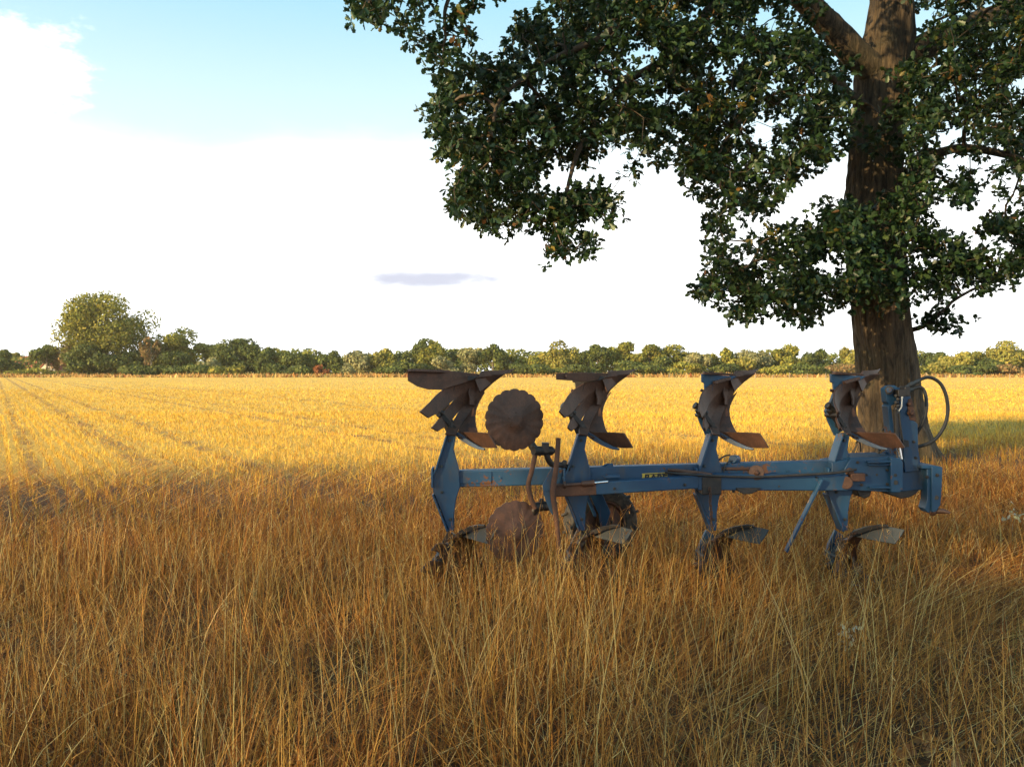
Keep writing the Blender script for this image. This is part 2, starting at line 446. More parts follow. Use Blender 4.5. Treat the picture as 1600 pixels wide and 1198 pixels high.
# leafy undergrowth
x, y = scatter(95000, 1.7, 13.5, 0.9)
fe = field_edge(x, y); x, y = keep(x, y, np.clip(2.3 * (0.55 * vnoise(x * 1.3, y * 1.3, 5) + 0.45 * vnoise(x * 4.1, y * 4.1, 6)) - 0.45, 0.04, 1) / (1 + np.exp(fe * 1.6)))
n = len(x); tr = trampled(x, y); lod = np.clip(y / 5, 1, 2.4)
clump = vnoise(x * 2.2, y * 2.2, 9)
az = vnoise(x * 1.6, y * 1.6, 14) * 9 + rng.normal(0, 0.9, n)
az = np.where((x > 0.8) & (y < 6.5), rng.normal(0.25, 0.9, n), az)
h = rng.uniform(0.10, 0.36, n) * (0.65 + 0.7 * clump)
V, Q, C, _ = blades(np.stack([x, y, ground_z(x, y)], -1), h, rng.uniform(0.0028, 0.0064, n) * lod, az, np.clip(rng.normal(0.36, 0.24, n) + 0.62 * tr, 0, 1.15), np.abs(rng.normal(0.30, 0.4, n)),
                    rng.uniform(0, np.pi, n), 4, np.where((rng.random(n) < np.clip((y - 5.0) * 0.2, 0, 0.7))[:, None], pal(n, [(0.22, 0.070, 0.016), (0.34, 0.115, 0.024), (0.48, 0.19, 0.04)], [3, 3, 2]), pal(n, DRY, [3, 4.2, 3.0, 1.5, 0.5, 0.35])))
g.add(V, Q, C)
# upright flowering stems, in loose stands
x, y = scatter(52000, 1.7, 14.5, 0.75)
fe = field_edge(x, y); tr = trampled(x, y)
x, y = keep(x, y, np.clip(2.6 * (0.5 * vnoise(x * 0.9, y * 0.9, 31) + 0.5 * vnoise(x * 4.3, y * 4.3, 32)) - 0.75, 0.03, 1) * (1 - 0.72 * tr) / (1 + np.exp((field_edge(x, y) + 0.2) * 1.5)))
n = len(x); lod = np.clip(y / 5, 1, 2.3)
h = np.clip(rng.normal(0.52, 0.13, n), 0.25, 0.86) * np.clip(1.25 - y * 0.062, 0.55, 1.0) * np.where((x > -0.9) & (y > 6.6), 0.80, 1.0)
az = rng.uniform(0, 2 * np.pi, n); 
V, Q, C, tip = blades(np.stack([x, y, ground_z(x, y)], -1), h, rng.uniform(0.0024, 0.0046, n) * lod, az, np.abs(rng.normal(0.09, 0.13, n)), np.abs(rng.normal(0.06, 0.16, n)) + (rng.random(n) < 0.09) * rng.uniform(0.4, 1.1, n),
                      rng.normal(0.0, 0.6, n), 5, np.where((rng.random(n) < np.clip((y - 5.0) * 0.22, 0, 0.75))[:, None], pal(n, [(0.30, 0.095, 0.020), (0.46, 0.165, 0.032), (0.58, 0.245, 0.05)], [2, 3, 2]), pal(n, DRY, [0.7, 1.9, 3.3, 3.5, 2.1, 0.1])))
g.add(V, Q, C)
# seed heads on a third of the stems: a spray of short awns near the tip
sel = np.where(rng.random(n) < 0.55)[0]
for k in range(6):
    t = tip[sel].copy(); t[:, 2] -= 0.012 * k + rng.random(len(sel)) * 0.01
    V, Q, C, _ = blades(t, rng.uniform(0.018, 0.042, len(sel)), rng.uniform(0.0022, 0.0038, len(sel)) * lod[sel], rng.uniform(0, 6.28, len(sel)), rng.uniform(0.2, 0.9, len(sel)), rng.uniform(0, 0.4, len(sel)),
                        rng.uniform(0, 3.14, len(sel)), 2, pal(len(sel), DRY, [0.6, 2.2, 3.2, 2.0, 0.6, 0.05]))
    g.add(V, Q, C)
# straw lying about
x, y = scatter(26000, 1.7, 12.5, 0.9)
x, y = keep(x, y, np.clip(0.25 + trampled(x, y), 0, 1)); n = len(x)
V, Q, C, _ = blades(np.stack([x, y, ground_z(x, y) + rng.uniform(0.01, 0.14, n)], -1), rng.uniform(0.2, 0.5, n), rng.uniform(0.0024, 0.0042, n) * np.clip(y / 5, 1, 2.3), np.where(rng.random(n) < 0.6, rng.normal(0.35, 0.5, n), rng.uniform(0, 6.28, n)),
                    rng.uniform(0.95, 1.2, n), np.abs(rng.normal(0, 0.2, n)), rng.uniform(0, 3.14, n), 4, pal(n, DRY, [1, 2.4, 3.2, 2.6, 1.2, 0.1]))
g.add(V, Q, C)
# thatch: broken bits of old grass matted on the soil
x, y = scatter(90000, 1.7, 11.5, 1.1); k = rng.random(len(x)) < 1 / (1 + np.exp(field_edge(x, y) * 1.2)); x, y = x[k], y[k]; n = len(x)
V, Q, C, _ = blades(np.stack([x, y, ground_z(x, y) + rng.uniform(0.002, 0.05, n)], -1), rng.uniform(0.04, 0.17, n), rng.uniform(0.0028, 0.0065, n) * np.clip(y / 5, 1, 2.2), rng.uniform(0, 6.28, n), rng.uniform(0.8, 1.15, n), np.abs(rng.normal(0, 0.35, n)),
                    rng.uniform(0, 3.14, n), 2, pal(n, DRY, [3.4, 3.2, 1.8, 0.9, 0.4, 0.15]))
g.add(V, Q, C)
# a few long bent bleached stems
bx = np.array([-1.42, -1.36, -1.30, -1.33, -1.26, 0.9, 1.35, 1.42, 1.5, -0.6, 0.35, 2.0]); by = np.array([3.95, 3.9, 3.98, 4.05, 3.95, 3.7, 3.65, 3.8, 3.7, 3.6, 3.5, 4.2])
nb = len(bx)
V, Q, C, _ = blades(np.stack([bx, by, ground_z(bx, by)], -1), np.array([.66, .72, .68, .6, .55, .72, .70, .75, .66, .6, .62, .6]), np.full(nb, 0.0052), np.array([3.2, 1.5, 2.0, 0.2, 0.5, 3.1, 3.3, 2.8, 0.3, 3.0, 0.1, 0.2]),
                    np.array([.25, .03, .06, .25, .5, .15, .25, .3, .1, .2, .1, .1]), np.array([.75, .05, .08, .12, .25, .1, .1, .1, .1, .2, .1, .1]), np.zeros(nb), 8, pal(nb, DRY, [0, 0, 0, 1, 2, 0]))
g.add(V, Q, C)
o = g.build('grass', M['grass'])
prop(o, 'tall dry brown and straw coloured grass filling the foreground', 'grass', kind='stuff')

# stubble of the harvested field: short stiff stalks in drilled rows, thinning and broadening with distance
s = Heap()
STR = [(0.75, 0.46, 0.062), (0.80, 0.54, 0.10), (0.67, 0.375, 0.045), (0.47, 0.22, 0.035), (0.32, 0.125, 0.028), (0.20, 0.21, 0.05)]
for cnt, y0, y1, pw in ((100000, 7.0, 32, 1.25), (110000, 28, 245, 1.85)):
    x, y = scatter(cnt, y0, y1, pw, 2.0, 0.70)
    cc = RC[0] * x + RC[1] * y; sp = np.where(y < 30, 0.20, 0.40)
    r0 = np.round(cc / sp) * sp; d = (r0 - cc) * np.clip(1.25 - y / 60, 0, 1) * 0.6
    x = x + RC[0] * d; y = y + RC[1] * d
    p = 1 / (1 + np.exp(-field_edge(x, y) * 1.2 - 0.8))
    wob = RC[0] * x + RC[1] * y + 0.5 * (vnoise(x * 0.4, y * 0.4, 8) - 0.5)
    for t0, w in TRACKS: p *= 1 - 0.6 * np.exp(-((wob - t0) / (w * 1.5)) ** 2)
    x, y = keep(x, y, p); n = len(x); fe = field_edge(x, y); wob_ = RC[0] * x + RC[1] * y + 0.5 * (vnoise(x * 0.4, y * 0.4, 8) - 0.5)
    edge = 1 / (1 + np.exp((fe - 5.6 - 0.12 * x + 3.0 * (vnoise(x * 0.7, y * 0.7, 17) - 0.5)) * 0.8))
    trk = sum(np.exp(-((wob_ - t0) / (w * 2.1)) ** 2) for t0, w in TRACKS) > rng.random(n) * 1.2
    col = pal(n, STR, [3.4, 2.2, 2.4, 0.9, 0.30, 0.06]); rust = pal(n, STR, [0.2, 0.2, 1.2, 3.0, 2.6, 0.3])
    col = col * (0.80 + 0.36 * vnoise(wob_ * 0.55, x * 0.02 + y * 0.05, 19))[:, None]
    e = ((rng.random(n) < edge * 0.92) | trk)[:, None]; col = np.where(e, rust, col)  # browner belt by the margin: older weeds, partly its shade put into the colour
    grn = (np.exp(-((x + 5.2) / 2.0) ** 2 - ((y - 12.2) / 0.9) ** 2) + 0.9 / (1 + np.exp(-(x - 8.5) * 0.9)) * np.exp(-((y - 24.5) / 4.5) ** 2)) > 0.25 + rng.random(n) * 1.3
    col = np.where(grn[:, None], pal(n, [(0.20, 0.20, 0.055), (0.28, 0.25, 0.08), (0.38, 0.28, 0.09)], [3, 2, 1]), col)
    lod = np.maximum(1.0, y / 11.0)
    V, Q, C, _ = blades(np.stack([x, y, ground_z(x, y)], -1), np.clip(rng.normal(0.098, 0.034, n), 0.03, 0.20) * np.where(trk, 0.6, 1) * (1 + 0.75 * edge) * np.clip(1.15 - y / 260, 0.45, 1), rng.uniform(0.0042, 0.0075, n) * lod, rng.uniform(0, 6.28, n), np.abs(rng.normal(0.12, 0.18, n)), np.abs(rng.normal(0, 0.12, n)),
                        rng.uniform(0, 3.14, n), 2, col)
    s.add(V, Q, C)
# chaff and cut straw lying between the rows
x, y = scatter(95000, 7.0, 70, 1.45, 2.0, 0.70)
x, y = keep(x, y, 1 / (1 + np.exp(-field_edge(x, y) * 1.5))); n = len(x)
V, Q, C, _ = blades(np.stack([x, y, ground_z(x, y) + rng.uniform(0.005, 0.05, n)], -1), rng.uniform(0.08, 0.24, n), rng.uniform(0.004, 0.007, n) * np.maximum(1, y / 10), rng.uniform(0, 6.28, n), rng.uniform(0.95, 1.2, n), np.abs(rng.normal(0, 0.1, n)),
                    rng.uniform(0, 3.14, n), 2, np.where((rng.random(n) < 1 / (1 + np.exp(field_edge(x, y) - 5.2)))[:, None], pal(n, DRY, [2, 3, 2.4, 1.6, 0.7, 0.3]), pal(n, STR, [3, 3.4, 2, 0.8, 0.3, 0])))
s.add(V, Q, C)
o = s.build('stubble', M['stubble'])
prop(o, 'golden straw stubble standing in rows over the harvested field', 'stubble', kind='stuff')

# weedy strip along the far edge of the field, under the trees
x = rng.uniform(-190, 190, 16000); y = rng.uniform(212, 238, 16000) + 4 * vnoise(x * 0.05, x * 0 + 1, 4)
n = len(x)
V, Q, C, _ = blades(np.stack([x, y, 0 * x], -1), rng.uniform(0.4, 1.25, n) * (0.4 + 1.0 * vnoise(x * 0.12, y * 0.12, 12)), rng.uniform(0.25, 0.55, n), rng.uniform(0, 6.28, n), np.abs(rng.normal(0.2, 0.2, n)), np.abs(rng.normal(0.1, 0.2, n)), rng.normal(0, 0.7, n), 2,
                    pal(n, [(0.34, 0.17, 0.05), (0.46, 0.27, 0.08), (0.56, 0.37, 0.13), (0.16, 0.15, 0.05), (0.30, 0.10, 0.035)], [3, 3, 2, 1.3, 1]))
hp = Heap(); hp.add(V, Q, C)
o = hp.build('weeds', M['grass'])
prop(o, 'strip of rusty brown weeds along the far edge of the field', 'weeds', kind='stuff')
# ------------------------------------------------------------------ the oak by the plough
HALF = np.array([(0, 0), (.18, .07), (.30, .20), (.42, .12), (.58, .31), (.72, .19), (.86, .24), (1.0, 0.02)])
def leaf_mesh(P, size, ax, nrm, cols, fold=0.25):
    """lobed oak leaves: base P, length size, axis ax, surface normal nrm"""
    n = len(P)
    ax = ax / np.linalg.norm(ax, axis=1)[:, None]
    sd = np.cross(nrm, ax); sd /= np.linalg.norm(sd, axis=1)[:, None] + 1e-9
    up = np.cross(ax, sd); k = len(HALF)
    u, v = HALF[:, 0], HALF[:, 1]
    curl = rng.uniform(-0.25, 0.15, n)
    S_ = size[:, None, None]
    mid = (u ** 2)[None, :, None] * curl[:, None, None] * up[:, None, :]
    A = P[:, None] + S_ * (u[None, :, None] * ax[:, None] + v[None, :, None] * (sd + fold * up)[:, None] + mid)
    B = P[:, None] + S_ * (u[None, :, None] * ax[:, None] - v[None, :, None] * (sd - fold * up)[:, None] + mid)
    V = np.concatenate([A, B[:, 1:-1]], 1).reshape(-1, 3); m_ = 2 * k - 2
    b = (np.arange(n) * m_)[:, None]
    f1 = b + np.arange(k)[None, :]
    f2 = b + np.array([0, k - 1] + list(range(m_ - 1, k - 1, -1)))[None, :]
    return V, [f1, f2], np.repeat(cols, m_, 0)

def in_poly(pts, poly):
    x, y = pts[:, 0], pts[:, 1]; r = np.zeros(len(pts), bool); j = len(poly) - 1
    for i in range(len(poly)):
        (xi, yi), (xj, yj) = poly[i], poly[j]
        c_ = ((yi > y) != (yj > y)) & (x < (xj - xi) * (y - yi) / (yj - yi + 1e-12) + xi); r ^= c_; j = i
    return r

# where the low boughs hang: outline over the field as seen from the camera, and how far away each bough hangs
BOUGHS = [
 ([(528,-80),(533,8),(545,28),(572,58),(596,42),(606,66),(628,50),(652,58),(664,72),(664,104),(690,110),(704,98),(714,78),(742,66),(752,44),(770,22),(792,12),(790,-80)], 10.2, 11.6, 80),
 ([(880,-60),(868,6),(845,14),(812,30),(800,55),(768,66),(742,88),(716,92),(690,128),(676,165),(668,182),(684,232),(712,236),(720,270),(706,305),(720,338),(745,350),(770,345),(792,362),(806,374),(824,350),(834,325),(838,292),(850,262),(878,262),(918,250),(950,225),(985,272),(998,262),(990,228),(1020,240),(1036,262),(1052,250),(1050,205),(1064,100),(1064,-60)], 11.2, 14.0, 690),
 ([(908,284),(884,305),(858,310),(850,348),(868,370),(864,396),(888,386),(912,404),(926,372),(950,364),(966,340),(956,310),(938,285)], 11.4, 12.6, 64),
 ([(1040,-60),(1052,250),(1064,280),(1100,312),(1140,332),(1190,334),(1216,312),(1236,292),(1262,268),(1290,255),(1300,228),(1322,232),(1326,120),(1310,90),(1240,-60)], 11.6, 15.5, 560),
 ([(1093,330),(1108,388),(1100,430),(1088,462),(1128,472),(1152,492),(1172,502),(1200,484),(1240,494),(1266,502),(1290,482),(1325,478),(1350,470),(1350,330),(1308,318),(1284,318),(1255,345),(1215,365),(1186,372),(1172,345),(1130,322)], 11.8, 14.6, 260),
 ([(1336,120),(1420,100),(1420,470),(1400,486),(1370,490),(1336,470),(1332,330)], 12.6, 14.0, 22),
 ([(1325,300),(1430,300),(1432,470),(1395,490),(1340,476)], 12.2, 13.8, 60),
 ([(1432,-60),(1640,-60),(1640,290),(1590,300),(1548,330),(1510,318),(1490,290),(1440,330),(1412,330)], 11.8, 16.5, 430),
 ([(1412,320),(1462,318),(1476,360),(1500,385),(1545,340),(1600,325),(1650,330),(1650,410),(1590,415),(1575,455),(1540,462),(1500,444),(1460,466),(1420,478)], 12.4, 15.0, 150),
 ([(1440,505),(1462,488),(1482,492),(1506,500),(1504,514),(1480,508)], 13.8, 14.1, 9),
 ([(1640,-60),(2150,-60),(2100,300),(1900,400),(1650,420)], 11.5, 17.0, 420),
]
HOLES = [(1302,212,14,22), (1545,312,30,26), (1255,300,28,22), (1520,375,24,16), (1205,352,22,14), (1215,40,18,14), (1290,150,8,16), (1120,105,26,22), (965,232,16,22), (1015,205,16,14), (1480,345,18,20), (1140,140,14,20), (880,240,10,12), (1160,50,14,12), (1560,60,8,10), (1465,20,16,10), (1590,340,18,12),(1085,165,12,14),(1000,120,12,12)]
cen = []
for poly, y0, y1, cnt in BOUGHS:
    xs, ys = [p[0] for p in poly], [p[1] for p in poly]; got = 0
    while got < cnt:
        p = np.stack([rng.uniform(min(xs), max(xs), 400), rng.uniform(min(ys), max(ys), 400)], 1)
        p = p[in_poly(p, poly)]
        for hx, hy, ra, rb in HOLES: p = p[((p[:, 0] - hx) / ra) ** 2 + ((p[:, 1] - hy) / rb) ** 2 > 1]
        p = p[vnoise(p[:, 0] / 26.0, p[:, 1] / 26.0, 41) > 0.34]
        for q in p[:cnt - got]: cen.append(at(q[0], q[1], rng.uniform(y0, y1)))
        got += min(len(p), cnt - got)
cen = np.array([tuple(c_) for c_ in cen]); n_low = len(cen)
# the rest of the crown, above and behind the picture
d = rng.normal(size=(4200, 3)); d /= np.linalg.norm(d, axis=1)[:, None]
q = np.array([6.6, 14.8, 12.2]) + d * np.array([8.8, 7.8, 6.6]) * rng.uniform(0.45, 1.0, (4200, 1)) ** 0.7
ppx, ppy = 800 + FPX * q[:, 0] / q[:, 1], HOR - FPX * (q[:, 2] - CAM_H) / q[:, 1]
q = q[(q[:, 2] > 6.0) & ((ppy < -45) | (ppx > 1680))]
q = q[vnoise(q[:, 0] * 0.8, q[:, 1] * 0.8 + q[:, 2] * 0.7, 6) > 0.22][:2100]
cen = np.vstack([cen, q])

OAK = at(1402, 722, 14.5); OAK.z = 0
root = empty('oak_tree', OAK); O3 = np.array(tuple(OAK))
prop(root, 'big old oak with a furrowed trunk and low leafy boughs, standing behind the blue plough', 'tree', 'oaks lining the field margin')
TR = [(1403, 745, .90), (1405, 722, .72), (1404, 700, .615), (1398, 660, .555), (1392, 620, .53), (1388, 570, .515), (1381, 520, .515), (1376, 470, .50), (1370, 400, .50), (1367, 320, .50), (1370, 250, .485), (1377, 170, .485), (1384, 110, .50), (1390, 60, .45), (1394, 0, .38), (1398, -120, .33), (1402, -300, .25), (1392, -520, .14), (1388, -640, .06)]
TP = [at(a, b, 14.5 + 0.1 * math.sin(b * 0.01)) for a, b, r in TR]
n_r, n_a = 260, 150
cl = catmull(TP, n_r); rad = np.interp(np.linspace(0, 1, n_r), np.linspace(0, 1, len(TR)), [r for _, _, r in TR])
ang = np.arange(n_a) * 2 * np.pi / n_a
zz = cl[:, 2][:, None] + 0 * ang[None, :]; aa = ang[None, :] + 0 * zz
warp = 1.6 * vnoise(aa * 4 / np.pi + 0.6 * np.sin(aa), zz * 0.8, 51)
def ring_noise(freq, zf, seed):
    u_ = (aa / (2 * np.pi)) * freq + warp
    k_ = (1 - np.abs(2 * vnoise(u_, zz * zf, seed) - 1)); kb = (1 - np.abs(2 * vnoise(u_ - freq, zz * zf, seed) - 1)); w_ = np.clip((aa / (2 * np.pi) - 0.9) / 0.1, 0, 1)
    return k_ * (1 - w_) + kb * w_
ridge = ring_noise(42, 2.4, 52) * 0.6 + ring_noise(70, 4.0, 53) * 0.4
flare = np.exp(-np.clip(zz, 0, 9) / 0.45)
rr = rad[:, None] * (1 + 0.05 * np.sin(3 * aa + 0.4) + 0.30 * flare * np.maximum(0, np.sin(5 * aa + 1.0)) + 0.03 * np.sin(zz * 2.1 + 2 * aa)) - 0.042 * ridge ** 1.3 * np.clip(rad[:, None] / 0.4, 0, 1)
V = np.stack([cl[:, 0][:, None] + rr * np.cos(aa), cl[:, 1][:, None] + rr * np.sin(aa), zz], -1) - O3
ii, jj = np.meshgrid(np.arange(n_r - 1), np.arange(n_a), indexing='ij')
tq = np.stack([ii * n_a + jj, ii * n_a + (jj + 1) % n_a, (ii + 1) * n_a + (jj + 1) % n_a, (ii + 1) * n_a + jj], -1).reshape(-1, 4)
mesh_np('trunk', V.reshape(-1, 3), [tq], smooth=True, mat=M['bark'], parent=root)

LIMBS = [
 ([(1385,120,14.5),(1345,92,14.4),(1300,45,14.2),(1255,0,13.8),(1160,-90,13.2),(1010,-170,12.4),(850,-225,11.8),(720,-210,11.2)], .28, .07),
 ([(1175,-80,13.3),(1100,25,12.8),(1055,82,12.6),(980,130,12.4),(930,195,12.2),(895,265,12.0),(880,330,11.9)], .085, .02),
 ([(1190,-70,13.3),(1060,-30,12.7),(986,5,12.3),(950,50,12.0),(870,92,11.8),(790,150,11.6),(760,230,11.6)], .085, .018),
 ([(1062,75,12.6),(1010,108,12.3),(970,122,12.0),(930,104,11.9),(880,120,11.8)], .045, .02),
 ([(1385,130,14.5),(1425,85,14.5),(1500,45,14.7),(1600,5,15.0),(1750,-70,15.5),(1900,-160,16.0)], .28, .08),
 ([(1400,300,14.5),(1440,255,14.2),(1500,230,13.9),(1600,250,13.6),(1720,290,13.4)], .11, .03),
 ([(1415,520,14.4),(1440,510,14.2),(1468,492,14.0),(1490,470,13.9),(1530,450,13.8),(1580,435,13.6)], .045, .015),
 ([(1372,400,14.3),(1320,386,13.9),(1280,374,13.5),(1230,386,13.2),(1180,410,12.9),(1120,432,12.7)], .07, .015),
 ([(1375,190,14.5),(1320,140,14.1),(1280,105,13.7),(1230,90,13.4),(1170,160,13.1),(1120,250,12.8)], .10, .02),
 ([(1230,88,13.4),(1180,80,13.2),(1150,120,13.0),(1140,160,12.9)], .03, .012),
 ([(850,-225,11.8),(770,-120,11.3),(705,-10,11.0),(690,70,10.9)], .06, .015),
 ([(850,-225,11.8),(700,-110,11.2),(610,-30,10.9),(565,25,10.8)], .06, .015),
 ([(1396,-60,14.55),(1340,-120,13.7),(1290,-210,12.4),(1200,-380,11.0)], .20, .05),
 ([(1396,-60,14.55),(1425,-120,15.7),(1440,-180,17.5),(1400,-230,20.0)], .20, .05),
 ([(1396,-100,14.5),(1500,-260,14.0),(1640,-400,12.5),(1750,-520,11.0)], .18, .05),
 ([(1398,-200,14.5),(1300,-330,15.5),(1180,-400,17.0)], .16, .05),
 ([(1400,-300,14.5),(1500,-440,15.5),(1600,-500,17.5)], .14, .04),
 ([(1380,300,14.2),(1372,330,13.6),(1390,400,13.2),(1380,450,13.0)], .03, .012),
]
nodes, parent_i, nrad = [], [], []
for pts, r0, r1 in LIMBS:
    P = catmull([at(*p) for p in pts], 34)
    P = P + 0.05 * np.stack([vnoise(np.arange(34) * .35, np.full(34, len(nodes) * 1.7 + k), 61) - .5 for k in range(3)], -1) * np.linspace(0.4, 1.6, 34)[:, None]
    v, f = tube_np(P - O3, np.linspace(r0, r1, 34) * (1 + 0.12 * (vnoise(np.arange(34) * .8, np.full(34, 3.3 + len(nodes)), 62) - .5)), 14)
    b = MB().add(v, f).build('limb', M['bark'] if r0 > .1 else M['twig'], root)
    nodes += list(P[4:]); 
nodes += list(catmull(TP, 120)[70:118])
nodes = np.array(nodes); n0 = len(nodes)
# twigs: every leaf spray grows from the nearest wood
allp = np.vstack([nodes, cen]); par = np.full(len(allp), -1); N = len(cen)
best = np.full(N, 1e9); bi = np.zeros(N, int); done = np.zeros(N, bool); reach = np.zeros(len(allp))
for a in range(0, N, 500):
    dd = np.linalg.norm(cen[a:a + 500, None] - nodes[None], axis=2); bi[a:a + 500] = dd.argmin(1); best[a:a + 500] = dd.min(1)
for _ in range(N):
    k = int(np.where(done, 1e9, best).argmin()); done[k] = True; par[n0 + k] = bi[k]
    reach[n0 + k] = reach[bi[k]] + np.linalg.norm(cen[k] - allp[bi[k]])
    dd = np.linalg.norm(cen - cen[k], axis=1) + 0.22 * reach[n0 + k]
    up_ = (~done) & (dd < best); best[up_] = dd[up_]; bi[up_] = n0 + k
load = np.zeros(len(allp)); order = np.argsort(-reach)
for k in order:
    if par[k] >= 0: load[k] += 1; load[par[k]] += load[k]
hv, hq, nn = [], [], 0
k_ = np.where(par >= 0)[0]; A = allp[par[k_]]; B = allp[k_]
L_ = np.linalg.norm(B - A, axis=1)
mid = (A + B) / 2 + rng.normal(0, 0.09, A.shape) * np.clip(L_, 0, 1.2)[:, None] + np.array([0, 0, 0.05]) * L_[:, None]
T3 = np.stack([A, mid, B], 1); rB = np.clip(0.0042 * np.sqrt(load[k_]), 0.0035, 0.05); rA = np.minimum(rB * 1.5, 0.06)
R3 = np.stack([rA, (rA + rB) / 2, rB], 1)
dirv = (B - A) / (L_[:, None] + 1e-9); sx = np.cross(dirv, [0.3, 0.2, 0.93]); sx /= np.linalg.norm(sx, axis=1)[:, None] + 1e-9; sy = np.cross(dirv, sx)
ca = [(math.cos(t), math.sin(t)) for t in (0, 2.094, 4.189)]
rings = np.stack([T3 + R3[:, :, None] * (c0 * sx + s0 * sy)[:, None, :] for c0, s0 in ca], 2)
b0 = (np.arange(len(k_)) * 9)[:, None]
tq = np.concatenate([np.stack([b0[:, 0] + i * 3 + j, b0[:, 0] + i * 3 + (j + 1) % 3, b0[:, 0] + (i + 1) * 3 + (j + 1) % 3, b0[:, 0] + (i + 1) * 3 + j], 1) for i in range(2) for j in range(3)])
mesh_np('twigs', rings.reshape(-1, 3) - O3, [tq], mat=M['twig'], parent=root, smooth=True)
# leaves
per = np.concatenate([np.full(n_low, 30), np.full(len(cen) - n_low, 15)])
ci = np.repeat(np.arange(len(cen)), per); n = len(ci)
off = rng.normal(size=(n, 3)); off /= np.linalg.norm(off, axis=1)[:, None]
off *= (rng.random((n, 1)) ** 0.6) * np.where(ci < n_low, 0.27, 0.5)[:, None]
off[:, 2] *= 0.8
# leaves sit in rosettes of six at the ends of the twigs
ros = np.arange(n) // 6; off = off[ros * 6] * 0.9
P = cen[ci] + off + rng.normal(0, 0.012, (n, 3))
out = rng.normal(0, 1, (n, 3)) * 0.30 + 0.75 * off + np.array([0, 0, -0.06])
nr = rng.normal(0, 0.62, (n, 3)) + np.array([0, 0, 0.75])
GRN = [(0.022, 0.050, 0.018), (0.031, 0.066, 0.022), (0.045, 0.084, 0.026), (0.070, 0.105, 0.029), (0.20, 0.155, 0.035), (0.17, 0.078, 0.025)]
tone = vnoise(cen[:, 0] * 1.5 + cen[:, 1], cen[:, 2] * 1.5, 71)[ci]
lc = pal(n, GRN, [3, 4, 3, 1.2, 0.06, 0.05]) * (0.60 + 0.42 * tone)[:, None]
brown = (vnoise(cen[:, 0] * 2.3, cen[:, 2] * 2.3 + cen[:, 1], 73)[ci] > 0.86) & (rng.random(n) < 0.26)
lc[brown] = pal(int(brown.sum()), [(0.24, 0.165, 0.035), (0.20, 0.10, 0.03), (0.13, 0.13, 0.03)], [2, 1.5, 2])
V, F, C = leaf_mesh(P - O3, rng.uniform(0.085, 0.145, n) * np.where(ci < n_low, 1, 1.25), out, nr, lc)
crown = mesh_np('crown', V, F, C, mat=M['leaf'], parent=root)

# the neighbours are thinner crowned, so that the low sun filters through them
pick = np.repeat(rng.random(n // 6 + 1) < 0.43, 6)[:n]; pv = np.repeat(pick, 2 * len(HALF) - 2)
ren = np.cumsum(pv) - 1
tmp = mesh_np('crown', V[pv], [ren[f[pick]] for f in F], C[pv], mat=M['leaf']); light_crown = tmp.data; bpy.data.objects.remove(tmp)
# the next oaks of the row, behind and to the left of the photographer: they shade the margin
for i, (x, y, rot, sc, lab) in enumerate(((-21.4, -14.2, 2.2, 1.30, 'oak of the row outside the photo, shading the plough from the left'),
                                        (-9.0, -21.0, 4.0, 1.15, 'oak of the row outside the photo, well behind the photographer'),
                                        (-36.0, -27.0, 5.3, 1.15, 'oak of the row outside the photo, farthest behind to the left'))):
    c_ = root.copy(); COL.objects.link(c_); c_['label'] = lab
    c_.location = (x, y, 0); c_.rotation_euler = (0, 0, rot); c_.scale = (sc, sc, sc)
    for ch in root.children:
        k = ch.copy()
        if ch is crown: k.data = light_crown
        COL.objects.link(k); k.parent = c_

